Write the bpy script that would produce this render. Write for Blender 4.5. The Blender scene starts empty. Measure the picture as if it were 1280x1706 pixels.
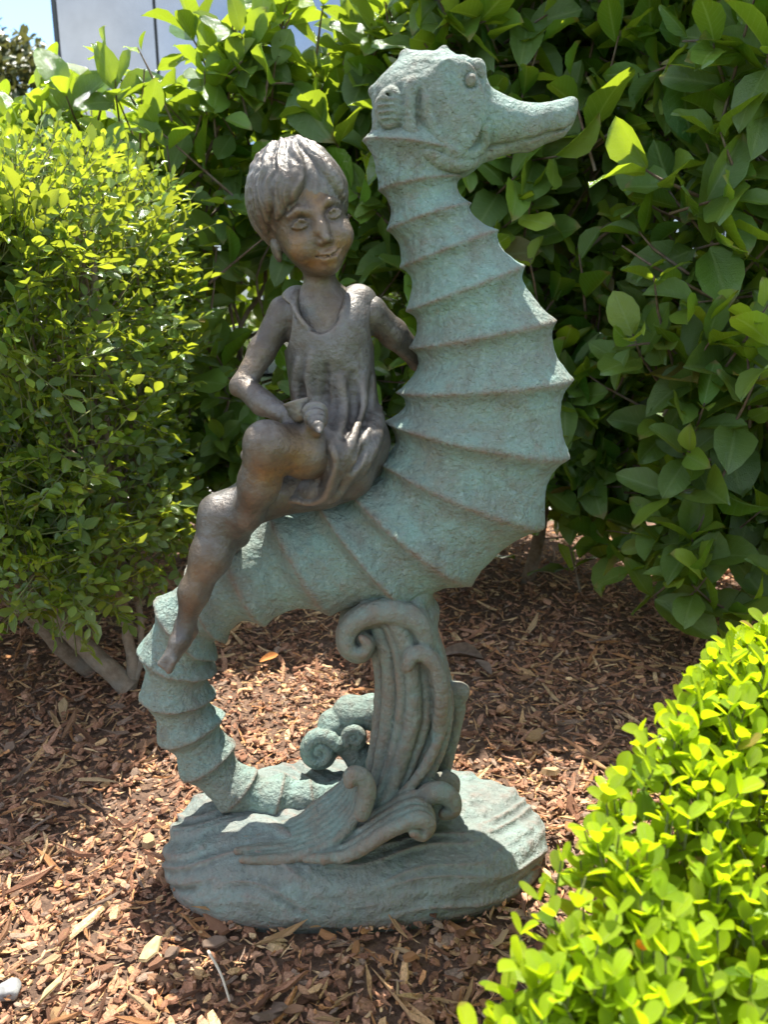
import bpy, math, random
import numpy as np
from math import radians as R, sin, cos, pi

SC = bpy.context.scene
COL = SC.collection
rng = np.random.default_rng(11)
random.seed(5)

# ------------------------------------------------------------------ camera, sky, sun, exposure
CH, PITCH, FPX = 0.76, 15.0, 1312.0
cam = bpy.data.cameras.new('camera'); cam_o = bpy.data.objects.new('camera', cam); COL.objects.link(cam_o)
cam_o.location = (0, 0, CH); cam_o.rotation_euler = (R(90 - PITCH), 0, 0)
cam.sensor_fit = 'HORIZONTAL'; cam.sensor_width = 36.0; cam.lens = 36.0 * FPX / 1280.0
cam.clip_start = 0.02; cam.clip_end = 600
cam.dof.use_dof = True; cam.dof.focus_distance = 1.0; cam.dof.aperture_fstop = 11.0
SC.camera = cam_o

SUN_EL, SUN_AZ = 73.0, 3.0           # azimuth measured from straight behind the statue towards the right
W = bpy.data.worlds.new('World'); SC.world = W; W.use_nodes = True
wn, wl = W.node_tree.nodes, W.node_tree.links
wn.clear()
w_out = wn.new('ShaderNodeOutputWorld'); w_bg = wn.new('ShaderNodeBackground')
sky = wn.new('ShaderNodeTexSky'); sky.sky_type = 'NISHITA'; sky.sun_disc = False
sky.dust_density = 0.1; sky.air_density = 1.0; sky.ozone_density = 4.0; sky.sun_elevation = R(SUN_EL); sky.sun_rotation = R(SUN_AZ)
tc = wn.new('ShaderNodeTexCoord'); mp = wn.new('ShaderNodeMapping'); mp.inputs['Scale'].default_value = (1.0, 1.0, 1.9)
mp.inputs['Location'].default_value = (1.19, 2.45, 0.69)
nz = wn.new('ShaderNodeTexNoise'); nz.inputs['Scale'].default_value = 2.6; nz.inputs['Detail'].default_value = 7; nz.inputs['Roughness'].default_value = 0.55
rp = wn.new('ShaderNodeValToRGB'); rp.color_ramp.elements[0].position = 0.42; rp.color_ramp.elements[1].position = 0.57
mx = wn.new('ShaderNodeMix'); mx.data_type = 'RGBA'
mx.inputs[7].default_value = (4.6, 4.65, 4.7, 1)
wl.new(tc.outputs['Generated'], mp.inputs['Vector']); wl.new(mp.outputs['Vector'], nz.inputs['Vector'])
wl.new(nz.outputs['Fac'], rp.inputs['Fac']); wl.new(rp.outputs['Color'], mx.inputs[0])
wl.new(sky.outputs['Color'], mx.inputs[6]); wl.new(mx.outputs[2], w_bg.inputs['Color'])
w_bg.inputs['Strength'].default_value = 0.14
wl.new(w_bg.outputs['Background'], w_out.inputs['Surface'])

sun = bpy.data.lights.new('sun', 'SUN'); sun.energy = 5.0; sun.angle = R(0.5); sun.color = (1.0, 0.95, 0.86)
sun_o = bpy.data.objects.new('sun', sun); COL.objects.link(sun_o)
sun_o.location = (0, 3, 6)
sun_o.rotation_euler = (R(-(90 - SUN_EL)), 0, R(-SUN_AZ))     # beam comes from +Y, down and towards the camera
SC.view_settings.view_transform = 'Standard'; SC.view_settings.look = 'None'
SC.view_settings.exposure = 1.5; SC.view_settings.gamma = 1.0; SC.view_settings.use_curve_mapping = False

# ------------------------------------------------------------------ maths helpers
PC, PS = cos(R(PITCH)), sin(R(PITCH))
D0 = 0.96                                  # distance of the statue's middle plane
def P(u, v, dy=0.0, Y=None):
    """point seen at photo pixel (u, v) in the upright plane at distance D0 + dy"""
    a, b = (u - 640.0) / FPX, -(v - 853.0) / FPX
    d = np.array([a, PC + b * PS, -PS + b * PC])
    t = ((D0 if Y is None else Y) + (dy if Y is None else 0)) / d[1]
    return np.array([0, 0, CH]) + d * t
def G(u, v, z=0.0):
    """point seen at photo pixel (u, v) on the level z"""
    a, b = (u - 640.0) / FPX, -(v - 853.0) / FPX
    d = np.array([a, PC + b * PS, -PS + b * PC])
    return np.array([0, 0, CH]) + d * ((z - CH) / d[2])
def project(p):
    q = p - np.array([0, 0, CH])
    zc = q[..., 1] * PC - q[..., 2] * PS; yc = q[..., 1] * PS + q[..., 2] * PC
    zc = np.maximum(zc, 1e-3)
    return 640 + FPX * q[..., 0] / zc, 853 - FPX * yc / zc, zc
def px(n, p):                               # n photo pixels at point p, in metres
    return n * project(np.asarray(p))[2] / FPX
def unit(v):
    v = np.asarray(v, float); return v / (np.linalg.norm(v, axis=-1, keepdims=True) + 1e-12)
def catmull(pts, n):
    pts = np.asarray(pts, float); m = len(pts)
    ext = np.vstack([2 * pts[0] - pts[1], pts, 2 * pts[-1] - pts[-2]])
    out = []
    for i in range(m - 1):
        p0, p1, p2, p3 = ext[i:i + 4]
        for t in np.linspace(0, 1, n, endpoint=False):
            out.append(0.5 * (2 * p1 + (p2 - p0) * t + (2 * p0 - 5 * p1 + 4 * p2 - p3) * t * t + (3 * p1 - p0 - 3 * p2 + p3) * t ** 3))
    out.append(pts[-1]); return np.array(out)
_h = np.random.default_rng(3).random((32, 32, 32)).astype(np.float32)
def vnoise(p):
    p = np.asarray(p, float); i = np.floor(p).astype(int); f = p - i; f = f * f * (3 - 2 * f)
    i0 = i % 32; i1 = (i + 1) % 32
    def g(a, b, c): return _h[a, b, c]
    x0, y0, z0 = i0[..., 0], i0[..., 1], i0[..., 2]; x1, y1, z1 = i1[..., 0], i1[..., 1], i1[..., 2]
    fx, fy, fz = f[..., 0], f[..., 1], f[..., 2]
    a = g(x0, y0, z0) * (1 - fx) + g(x1, y0, z0) * fx; b = g(x0, y1, z0) * (1 - fx) + g(x1, y1, z0) * fx
    c = g(x0, y0, z1) * (1 - fx) + g(x1, y0, z1) * fx; d = g(x0, y1, z1) * (1 - fx) + g(x1, y1, z1) * fx
    return ((a * (1 - fy) + b * fy) * (1 - fz) + (c * (1 - fy) + d * fy) * fz) * 2 - 1

# ------------------------------------------------------------------ mesh + object helpers
def mk_mesh(name, V, F, mat=None, attrs=None, smooth=True):
    V = np.asarray(V, np.float32); F = np.asarray(F, np.int32); k = F.shape[1]
    me = bpy.data.meshes.new(name)
    me.vertices.add(len(V)); me.vertices.foreach_set('co', V.ravel())
    me.loops.add(F.size); me.loops.foreach_set('vertex_index', F.ravel())
    me.polygons.add(len(F)); me.polygons.foreach_set('loop_start', np.arange(0, F.size, k, dtype=np.int32))
    me.polygons.foreach_set('use_smooth', np.full(len(F), smooth, dtype=bool))
    for an, av in (attrs or {}).items():
        av = np.asarray(av, np.float32)
        if av.ndim == 1:
            a = me.attributes.new(an, 'FLOAT', 'POINT'); a.data.foreach_set('value', av)
        else:
            a = me.attributes.new(an, 'FLOAT_VECTOR', 'POINT'); a.data.foreach_set('vector', av.ravel())
    me.update(calc_edges=True); me.validate()
    if mat: me.materials.append(mat)
    return me
def link(name, data, parent=None, loc=(0, 0, 0)):
    o = bpy.data.objects.new(name, data); COL.objects.link(o); o.location = loc
    if parent is not None: o.parent = parent
    return o
def tag(o, label=None, cat=None, group=None, kind=None):
    if label: o['label'] = label
    if cat: o['category'] = cat
    if group: o['group'] = group
    if kind: o['kind'] = kind
    return o
def empty(name, loc, label, cat, group=None):
    return tag(link(name, None, None, loc), label, cat, group)
def join(parts):
    Vs, Fs, n = [], [], 0
    for V, F in parts:
        Vs.append(np.asarray(V)); Fs.append(np.asarray(F) + n); n += len(V)
    return np.vstack(Vs), np.vstack(Fs)
def tube(pts, rad, seg=8, cap=True):
    pts = np.asarray(pts, float); rad = np.broadcast_to(np.asarray(rad, float), (len(pts),))
    T = unit(np.gradient(pts, axis=0)); ref = np.array([0.13, 0.9, 0.31])
    A = unit(np.cross(T, ref)); B = np.cross(T, A)
    th = np.linspace(0, 2 * pi, seg, endpoint=False)
    V = (pts[:, None] + rad[:, None, None] * (np.cos(th)[None, :, None] * A[:, None] + np.sin(th)[None, :, None] * B[:, None])).reshape(-1, 3)
    return V, grid_faces(len(pts), seg)
def grid_faces(n, seg, wrap=True):
    i, j = np.meshgrid(np.arange(n - 1), np.arange(seg if wrap else seg - 1), indexing='ij')
    j2 = (j + 1) % seg
    return np.stack([i * seg + j, i * seg + j2, (i + 1) * seg + j2, (i + 1) * seg + j], -1).reshape(-1, 4)
def convexity(V, F, it=6):
    V = np.asarray(V, float); E = np.vstack([F[:, [i, (i + 1) % F.shape[1]]] for i in range(F.shape[1])])
    a, b = E[:, 0], E[:, 1]; cnt = np.maximum(np.bincount(a, minlength=len(V)), 1)
    S = V.copy()
    for _ in range(it):
        S = np.stack([np.bincount(a, S[b, c], minlength=len(V)) for c in range(3)], 1) / cnt[:, None]
    n = np.cross(V[F[:, 1]] - V[F[:, 0]], V[F[:, 2]] - V[F[:, 0]])
    N = np.zeros_like(V)
    for c in range(F.shape[1]): np.add.at(N, F[:, c], n)
    return ((V - S) * unit(N)).sum(1)

# ------------------------------------------------------------------ distance-field sculpting
class Field:
    def __init__(s, lo, hi, h):
        s.o = np.asarray(lo, float); s.h = h
        s.n = np.ceil((np.asarray(hi) - s.o) / h).astype(int) + 1
        s.d = np.full(s.n, 0.2, np.float32)
    def box(s, lo, hi):
        a = np.clip(np.floor((np.asarray(lo) - s.o) / s.h).astype(int), 0, s.n - 1)
        b = np.clip(np.ceil((np.asarray(hi) - s.o) / s.h).astype(int) + 1, 1, s.n)
        sl = tuple(slice(i, max(j, i + 1)) for i, j in zip(a, b))
        ax = [(s.o[i] + s.h * np.arange(sl[i].start, sl[i].stop)).astype(np.float32) for i in range(3)]
        return sl, ax[0][:, None, None], ax[1][None, :, None], ax[2][None, None, :]
    def put(s, sl, v, k, sub=False):
        d = s.d[sl]
        if sub:
            v = -v; hh = np.maximum(k - np.abs(d - v), 0) / k; s.d[sl] = np.maximum(d, v) + hh * hh * k * 0.25
        else:
            hh = np.maximum(k - np.abs(d - v), 0) / k; s.d[sl] = np.minimum(d, v) - hh * hh * k * 0.25
    def cone(s, a, b, ra, rb, k=0.006, sub=False, flat=None):
        a, b = np.asarray(a, float), np.asarray(b, float); m = max(ra, rb) + k + 2 * s.h
        sl, x, y, z = s.box(np.minimum(a, b) - m, np.maximum(a, b) + m)
        ab = b - a; L = float(ab @ ab) + 1e-12
        t = np.clip(((x - a[0]) * ab[0] + (y - a[1]) * ab[1] + (z - a[2]) * ab[2]) / L, 0, 1)
        q = np.sqrt((x - a[0] - t * ab[0]) ** 2 + (y - a[1] - t * ab[1]) ** 2 + (z - a[2] - t * ab[2]) ** 2)
        s.put(sl, q - (ra + (rb - ra) * t), k, sub)
    def chain(s, pts, rad, k=0.006, sub=False):
        for i in range(len(pts) - 1): s.cone(pts[i], pts[i + 1], rad[i], rad[i + 1], k, sub)
    def ell(s, c, r, M=None, k=0.008, sub=False):
        c, r = np.asarray(c, float), np.asarray(r, float); m = r.max() + k + 2 * s.h
        sl, x, y, z = s.box(c - m, c + m)
        x, y, z = x - c[0], y - c[1], z - c[2]
        if M is None: X, Y, Z = x / r[0], y / r[1], z / r[2]
        else:
            X = (x * M[0][0] + y * M[0][1] + z * M[0][2]) / r[0]; Y = (x * M[1][0] + y * M[1][1] + z * M[1][2]) / r[1]; Z = (x * M[2][0] + y * M[2][1] + z * M[2][2]) / r[2]
        q = np.sqrt(X * X + Y * Y + Z * Z); g = np.sqrt((X / r[0]) ** 2 + (Y / r[1]) ** 2 + (Z / r[2]) ** 2) + 1e-9
        s.put(sl, (q * (q - 1) / g).astype(np.float32), k, sub)
    def surf(s, u, v, sink=0.0):
        """first surface point met on the line of sight through photo pixel (u, v)"""
        Ys = np.arange(s.o[1], s.o[1] + s.h * (s.n[1] - 1), s.h * 0.5)
        a, b = (u - 640.0) / FPX, -(v - 853.0) / FPX; d = np.array([a, PC + b * PS, -PS + b * PC])
        p = np.array([0, 0, CH]) + d[None] * (Ys / d[1])[:, None]
        i = np.clip(np.round((p - s.o) / s.h).astype(int), 0, s.n - 1)
        hit = np.where(s.d[i[:, 0], i[:, 1], i[:, 2]] < 0)[0]
        if not len(hit): return P(u, v, -0.02)
        q_ = p[hit[0]]; return q_ + np.array([0, sink, 0])
    def mesh(s):
        d = s.d; neg = d < 0
        nx, ny, nz_ = d.shape
        cnt = np.zeros((nx - 1, ny - 1, nz_ - 1), np.int8)
        for i in (0, 1):
            for j in (0, 1):
                for k in (0, 1): cnt += neg[i:nx - 1 + i, j:ny - 1 + j, k:nz_ - 1 + k]
        act = (cnt > 0) & (cnt < 8); C = np.argwhere(act)
        idx = np.full(act.shape, -1, np.int32); idx[act] = np.arange(len(C))
        acc = np.zeros((len(C), 3)); n = np.zeros(len(C))
        cor = [(i, j, k) for i in (0, 1) for j in (0, 1) for k in (0, 1)]
        val = {c: d[C[:, 0] + c[0], C[:, 1] + c[1], C[:, 2] + c[2]] for c in cor}
        for c in cor:
            for ax in range(3):
                if c[ax] == 0:
                    e = list(c); e[ax] = 1; e = tuple(e)
                    va, vb = val[c], val[e]; m = (va < 0) != (vb < 0)
                    t = va[m] / (va[m] - vb[m])
                    p = np.tile(np.array(c, float), (m.sum(), 1)); p[:, ax] += t
                    acc[m] += p; n[m] += 1
        V = s.o + (C + acc / n[:, None]) * s.h
        Q = []
        for ax in range(3):
            sh = [slice(None)] * 3; sh2 = [slice(None)] * 3; sh[ax] = slice(0, -1); sh2[ax] = slice(1, None)
            a, b = neg[tuple(sh)], neg[tuple(sh2)]
            o1, o2 = [(1, 2), (2, 0), (0, 1)][ax]
            E = np.argwhere(a != b)
            E = E[(E[:, o1] > 0) & (E[:, o2] > 0) & (E[:, o1] < d.shape[o1] - 1) & (E[:, o2] < d.shape[o2] - 1)]
            ins = neg[E[:, 0], E[:, 1], E[:, 2]]
            def at(da, db):
                q = E.copy(); q[:, o1] -= da; q[:, o2] -= db; return idx[q[:, 0], q[:, 1], q[:, 2]]
            q = np.stack([at(1, 1), at(0, 1), at(0, 0), at(1, 0)], 1)
            q[~ins] = q[~ins][:, ::-1]; Q.append(q)
        return V, np.vstack(Q)

# ------------------------------------------------------------------ materials
def new_mat(name):
    m = bpy.data.materials.new(name); m.use_nodes = True
    nt = m.node_tree; nt.nodes.clear()
    out = nt.nodes.new('ShaderNodeOutputMaterial'); b = nt.nodes.new('ShaderNodeBsdfPrincipled')
    nt.links.new(b.outputs[0], out.inputs['Surface'])
    return m, nt, b, out
class NT:
    def __init__(s, nt): s.nt = nt
    def noise(s, scale, detail=4, rough=0.55, vec=None, dist=0.0):
        n = s.nt.nodes.new('ShaderNodeTexNoise'); n.inputs['Scale'].default_value = scale; n.inputs['Detail'].default_value = detail
        n.inputs['Roughness'].default_value = rough; n.inputs['Distortion'].default_value = dist
        if vec is None:
            t = s.nt.nodes.new('ShaderNodeTexCoord'); vec = t.outputs['Object']
        s.nt.links.new(vec, n.inputs['Vector']); return n.outputs['Fac']
    def ramp(s, fac, stops):
        r = s.nt.nodes.new('ShaderNodeValToRGB'); e = r.color_ramp.elements
        while len(e) < len(stops): e.new(0.5)
        for el, (p, c) in zip(e, stops):
            el.position = p; el.color = (c if hasattr(c, '__len__') else (c, c, c)) + ((1,) if not hasattr(c, '__len__') or len(c) == 3 else ())
        s.nt.links.new(fac, r.inputs['Fac']); return r.outputs['Color']
    def mix(s, fac, a, b, mode='MIX'):
        m = s.nt.nodes.new('ShaderNodeMix'); m.data_type = 'RGBA'; m.blend_type = mode
        for sock, v in ((m.inputs[0], fac), (m.inputs[6], a), (m.inputs[7], b)):
            if isinstance(v, (int, float)): sock.default_value = v
            elif isinstance(v, tuple): sock.default_value = v + ((1,) if len(v) == 3 else ())
            else: s.nt.links.new(v, sock)
        return m.outputs[2]
    def math(s, op, a, b=0.5, clamp=False):
        m = s.nt.nodes.new('ShaderNodeMath'); m.operation = op; m.use_clamp = clamp
        for sock, v in ((m.inputs[0], a), (m.inputs[1], b)):
            if isinstance(v, (int, float)): sock.default_value = v
            else: s.nt.links.new(v, sock)
        return m.outputs[0]
    def attr(s, name, out='Fac'):
        a = s.nt.nodes.new('ShaderNodeAttribute'); a.attribute_name = name; return a.outputs[out]
    def sep(s, vec):
        m = s.nt.nodes.new('ShaderNodeSeparateXYZ'); s.nt.links.new(vec, m.inputs[0]); return m.outputs
    def bump(s, h, strength, dist, prev=None):
        b = s.nt.nodes.new('ShaderNodeBump'); b.inputs['Strength'].default_value = strength; b.inputs['Distance'].default_value = dist
        s.nt.links.new(h, b.inputs['Height'])
        if prev is not None: s.nt.links.new(prev, b.inputs['Normal'])
        return b.outputs[0]

def mat_patina(name, teal, deep, pale, brown, wear_gain, bump=0.5, grain=230.0):
    m, nt, b, out = new_mat(name); n = NT(nt)
    col = n.mix(n.ramp(n.noise(26, 5, 0.6), [(0.35, 0.0), (0.68, 1.0)]), teal, deep)
    col = n.mix(n.math('MULTIPLY', n.ramp(n.noise(140, 4, 0.7), [(0.54, 0.0), (0.72, 1.0)]), 0.55), col, pale)
    col = n.mix(n.math('MULTIPLY', n.ramp(n.noise(48, 6, 0.7), [(0.55, 0.0), (0.75, 1.0)]), 0.55), col, brown)
    tcs = nt.nodes.new('ShaderNodeTexCoord'); ms_ = nt.nodes.new('ShaderNodeMapping'); ms_.inputs['Scale'].default_value = (1.0, 1.0, 0.16); nt.links.new(tcs.outputs['Object'], ms_.inputs['Vector'])
    streak = n.ramp(n.noise(75, 4, 0.6, ms_.outputs['Vector']), [(0.54, 0.0), (0.70, 1.0)])
    col = n.mix(n.math('MULTIPLY', streak, 0.40), col, tuple(c * 0.55 for c in deep))
    col = n.mix(n.math('MULTIPLY', n.ramp(n.noise(9, 3, 0.5), [(0.45, 0.0), (0.65, 1.0)]), 0.28), col, tuple(0.6 * a_ + 0.4 * b_ for a_, b_ in zip(deep, brown)))
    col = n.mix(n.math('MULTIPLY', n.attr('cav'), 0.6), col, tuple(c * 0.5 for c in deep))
    w = n.math('MULTIPLY', n.attr('wear'), wear_gain, True)
    w = n.math('MULTIPLY', w, n.ramp(n.noise(110, 4, 0.65), [(0.30, 0.15), (0.58, 1.0)]), True)
    col = n.mix(w, col, brown)
    nt.links.new(col, b.inputs['Base Color'])
    b.inputs['Roughness'].default_value = 0.68; b.inputs['Specular IOR Level'].default_value = 0.3
    bp = n.bump(n.noise(grain, 5, 0.62, dist=0.4), bump, 0.0050)
    bp = n.bump(n.noise(95, 4, 0.55), bump * 0.8, 0.007, bp)
    nt.links.new(bp, b.inputs['Normal'])
    return m
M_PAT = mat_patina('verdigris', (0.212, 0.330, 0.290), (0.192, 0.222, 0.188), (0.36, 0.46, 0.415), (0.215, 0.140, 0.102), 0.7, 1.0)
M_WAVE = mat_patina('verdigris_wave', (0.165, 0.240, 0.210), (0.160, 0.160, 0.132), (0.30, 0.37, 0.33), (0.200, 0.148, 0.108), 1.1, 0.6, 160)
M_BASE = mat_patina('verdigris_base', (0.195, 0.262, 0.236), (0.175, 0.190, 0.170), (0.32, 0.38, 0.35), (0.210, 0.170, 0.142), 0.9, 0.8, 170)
def mat_bronze(name, gold_amt, a=(0.074, 0.066, 0.058), c=(0.132, 0.132, 0.126)):
    m, nt, b, out = new_mat(name); n = NT(nt)
    col = n.mix(n.ramp(n.noise(22, 4, 0.6), [(0.36, 0.0), (0.62, 1.0)]), a, c)
    col = n.mix(n.math('MULTIPLY', n.ramp(n.noise(19, 4, 0.6), [(0.36, 0.0), (0.60, 1.0)]), n.math('MULTIPLY', n.attr('gold'), gold_amt)), col, (0.235, 0.125, 0.035))
    col = n.mix(n.math('MULTIPLY', n.ramp(n.noise(120, 5, 0.7), [(0.46, 0.0), (0.68, 1.0)]), 0.6), col, (0.085, 0.060, 0.045))
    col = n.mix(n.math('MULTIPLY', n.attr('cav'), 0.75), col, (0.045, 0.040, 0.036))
    w = n.math('MULTIPLY', n.attr('wear'), 0.55, True)
    col = n.mix(w, col, (0.25, 0.20, 0.155))
    nt.links.new(col, b.inputs['Base Color'])
    b.inputs['Roughness'].default_value = 0.40; b.inputs['Specular IOR Level'].default_value = 0.5; b.inputs['Metallic'].default_value = 0.45
    bp = n.bump(n.noise(210, 5, 0.65), 0.55, 0.003); bp = n.bump(n.noise(70, 3, 0.5), 0.35, 0.004, bp); nt.links.new(bp, b.inputs['Normal'])
    return m
M_SKIN = mat_bronze('bronze_skin', 0.8); M_DRESS = mat_bronze('bronze_dress', 0.0, (0.095, 0.088, 0.080), (0.150, 0.150, 0.142)); M_HAIR = mat_bronze('bronze_hair', 0.0, (0.095, 0.080, 0.066), (0.165, 0.165, 0.152))

def mat_leaf(name, young, mid, old, trans, gloss=0.35, tmix=0.38, vein=0.5, nv=9.0, spec=0.7, under_mix=0.42):
    m, nt, b, out = new_mat(name); n = NT(nt)
    lf = n.sep(n.attr('lf', 'Vector'))                     # across, along, random
    age = n.attr('age')
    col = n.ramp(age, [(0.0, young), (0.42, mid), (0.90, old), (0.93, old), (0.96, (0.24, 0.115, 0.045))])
    var = n.ramp(lf[2], [(0.0, 0.72), (1.0, 1.28)])
    col = n.mix(1.0, col, var, 'MULTIPLY')
    ax = n.math('ABSOLUTE', lf[0])
    rib = n.ramp(ax, [(0.02, 1.0), (0.11, 0.0)])
    side = n.math('SUBTRACT', n.math('MULTIPLY', lf[1], nv), n.math('MULTIPLY', ax, 2.2))
    side = n.math('ABSOLUTE', n.math('SUBTRACT', n.math('FRACT', side), 0.5))
    sv = n.ramp(side, [(0.0, 1.0), (0.16, 0.0)])
    pale = n.mix(1.0, n.mix(0.6, col, (0.26, 0.34, 0.12)), (1.3, 1.3, 1.3), 'MULTIPLY')
    col = n.mix(n.math('MULTIPLY', rib, vein), col, pale)
    col = n.mix(n.math('MULTIPLY', sv, vein * 0.35), col, pale)
    col = n.mix(n.math('MULTIPLY', n.ramp(n.noise(55, 4, 0.6), [(0.62, 0.0), (0.78, 1.0)]), 0.35), col, (0.13, 0.12, 0.03))
    tip = n.math('MULTIPLY', n.ramp(n.math('ADD', lf[1], n.math('MULTIPLY', n.noise(120, 2), 0.16)), [(0.97, 0.0), (1.0, 1.0)]), n.ramp(lf[2], [(0.80, 0.0), (0.84, 1.0)]))
    col = n.mix(n.math('MULTIPLY', tip, 0.8), col, (0.26, 0.16, 0.06))
    col = n.mix(n.ramp(lf[2], [(0.25, 0.28), (0.45, 0.0)]), col, n.mix(0.5, col, old))
    geo = nt.nodes.new('ShaderNodeNewGeometry')
    under = n.mix(under_mix, col, (0.14, 0.20, 0.06))
    col = n.mix(geo.outputs['Backfacing'], col, under)
    nt.links.new(col, b.inputs['Base Color'])
    b.inputs['Roughness'].default_value = gloss; b.inputs['Specular IOR Level'].default_value = spec
    h = n.math('ADD', n.math('MULTIPLY', sv, -0.35), n.math('MULTIPLY', rib, -0.8))
    bp = n.bump(h, 0.35, 0.0015); bp = n.bump(n.noise(42, 2, 0.5), 0.45, 0.006, bp)
    nt.links.new(bp, b.inputs['Normal'])
    tr = nt.nodes.new('ShaderNodeBsdfTranslucent')
    tcol = n.mix(1.0, n.mix(n.ramp(age, [(0.0, 0.0), (1.0, 0.55)]), trans, tuple(c * 0.55 for c in trans)), n.ramp(lf[2], [(0.0, 0.8), (1.0, 1.15)]), 'MULTIPLY')
    nt.links.new(tcol, tr.inputs['Color'])
    ms = nt.nodes.new('ShaderNodeMixShader'); ms.inputs[0].default_value = tmix
    nt.links.new(b.outputs[0], ms.inputs[1]); nt.links.new(tr.outputs[0], ms.inputs[2]); nt.links.new(ms.outputs[0], out.inputs['Surface'])
    return m
M_VIB = mat_leaf('viburnum_leaf', (0.31, 0.43, 0.020), (0.100, 0.230, 0.018), (0.030, 0.115, 0.016), (0.46, 0.60, 0.03), 0.17, 0.36, 0.75)
M_MUR = mat_leaf('murraya_leaf', (0.31, 0.43, 0.028), (0.11, 0.23, 0.020), (0.032, 0.11, 0.016), (0.58, 0.66, 0.04), 0.22, 0.36, 0.35)
M_BOX = mat_leaf('box_leaf', (0.36, 0.47, 0.010), (0.26, 0.38, 0.010), (0.10, 0.20, 0.010), (0.66, 0.82, 0.012), 0.34, 0.50, 0.40, 6, 0.25, 0.08)
M_FAR = mat_leaf('far_leaf', (0.11, 0.085, 0.030), (0.06, 0.065, 0.025), (0.028, 0.042, 0.018), (0.20, 0.20, 0.05), 0.4, 0.25)
def mat_bark(name, a, c, scale=60):
    m, nt, b, out = new_mat(name); n = NT(nt)
    col = n.mix(n.ramp(n.noise(scale, 5, 0.65), [(0.35, 0.0), (0.66, 1.0)]), a, c)
    col = n.mix(n.math('MULTIPLY', n.ramp(n.noise(scale * 0.3, 3), [(0.5, 0.0), (0.65, 1.0)]), 0.5), col, (0.20, 0.19, 0.16))
    nt.links.new(col, b.inputs['Base Color']); b.inputs['Roughness'].default_value = 0.85
    nt.links.new(n.bump(n.noise(scale * 2.2, 5, 0.7), 0.7, 0.004), b.inputs['Normal'])
    return m
M_BARK = mat_bark('shrub_bark', (0.16, 0.115, 0.075), (0.27, 0.21, 0.15)); M_TWIG = mat_bark('twig_bark', (0.115, 0.075, 0.045), (0.21, 0.15, 0.10), 90)
M_GTWIG = mat_bark('green_twig', (0.13, 0.17, 0.04), (0.20, 0.20, 0.07), 90)

m, nt, b, _ = new_mat('bark_mulch'); n = NT(nt); M_CHIP = m
col = n.attr('tint', 'Vector')
col = n.mix(1.0, col, n.ramp(n.noise(240, 6, 0.75), [(0.28, 0.50), (0.70, 1.40)]), 'MULTIPLY')
nt.links.new(col, b.inputs['Base Color']); b.inputs['Roughness'].default_value = 0.85; b.inputs['Specular IOR Level'].default_value = 0.25
mpn = nt.nodes.new('ShaderNodeMapping'); tcn = nt.nodes.new('ShaderNodeTexCoord'); mpn.inputs['Scale'].default_value = (1, 1, 1)
nt.links.new(tcn.outputs['Object'], mpn.inputs['Vector'])
nt.links.new(n.bump(n.noise(330, 5, 0.7, mpn.outputs['Vector']), 0.9, 0.0035), b.inputs['Normal'])
m, nt, b, _ = new_mat('mulch_soil'); n = NT(nt); M_SOIL = m
col = n.ramp(n.noise(75, 6, 0.75), [(0.25, (0.075, 0.045, 0.030)), (0.45, (0.16, 0.095, 0.062)), (0.6, (0.27, 0.165, 0.105)), (0.8, (0.42, 0.28, 0.17))])
nt.links.new(col, b.inputs['Base Color']); b.inputs['Roughness'].default_value = 0.95
nt.links.new(n.bump(n.noise(120, 6, 0.75), 1.0, 0.012), b.inputs['Normal'])
m, nt, b, _ = new_mat('turf'); n = NT(nt); M_TURF = m
col = n.ramp(n.noise(3, 8, 0.7), [(0.3, (0.04, 0.07, 0.018)), (0.7, (0.09, 0.12, 0.035))])
nt.links.new(col, b.inputs['Base Color']); b.inputs['Roughness'].default_value = 0.95
m, nt, b, _ = new_mat('pale_paving'); n = NT(nt); M_PAVE = m
col = n.ramp(n.noise(9, 6, 0.7), [(0.3, (0.36, 0.34, 0.31)), (0.7, (0.50, 0.47, 0.43))])
nt.links.new(col, b.inputs['Base Color']); b.inputs['Roughness'].default_value = 0.85
nt.links.new(n.bump(n.noise(150, 4), 0.3, 0.003), b.inputs['Normal'])
def flat_mat(name, colr, rough=0.7, metal=0.0, spec=0.5, var=0.15, sc=40):
    m, nt, b, _ = new_mat(name); n = NT(nt)
    col = n.mix(1.0, colr, n.ramp(n.noise(sc, 5, 0.65), [(0.3, 1 - var), (0.7, 1 + var)]), 'MULTIPLY')
    nt.links.new(col, b.inputs['Base Color']); b.inputs['Roughness'].default_value = rough; b.inputs['Metallic'].default_value = metal
    b.inputs['Specular IOR Level'].default_value = spec
    return m
M_GLASS = flat_mat('mirror_cladding', (0.33, 0.35, 0.37), 0.12, 0.9, 0.5, 0.16, 1.1); M_FRAME = flat_mat('dark_joint', (0.045, 0.048, 0.052), 0.5)
M_DRY = flat_mat('dry_leaf', (0.42, 0.17, 0.045), 0.7, 0, 0.3, 0.35, 90); M_DRYG = flat_mat('dry_leaf_grey', (0.16, 0.115, 0.085), 0.75, 0, 0.3, 0.3, 90)
M_TAN = flat_mat('pale_wood', (0.42, 0.31, 0.155), 0.8, 0, 0.3, 0.3, 120); M_STRAW = flat_mat('straw', (0.50, 0.43, 0.33), 0.8, 0, 0.3, 0.2, 90)
M_STONE = flat_mat('pale_stone', (0.24, 0.24, 0.23), 0.85, 0, 0.3, 0.4, 120); M_PETAL = flat_mat('orange_petal', (0.70, 0.24, 0.02), 0.6, 0, 0.3, 0.25, 120)

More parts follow.
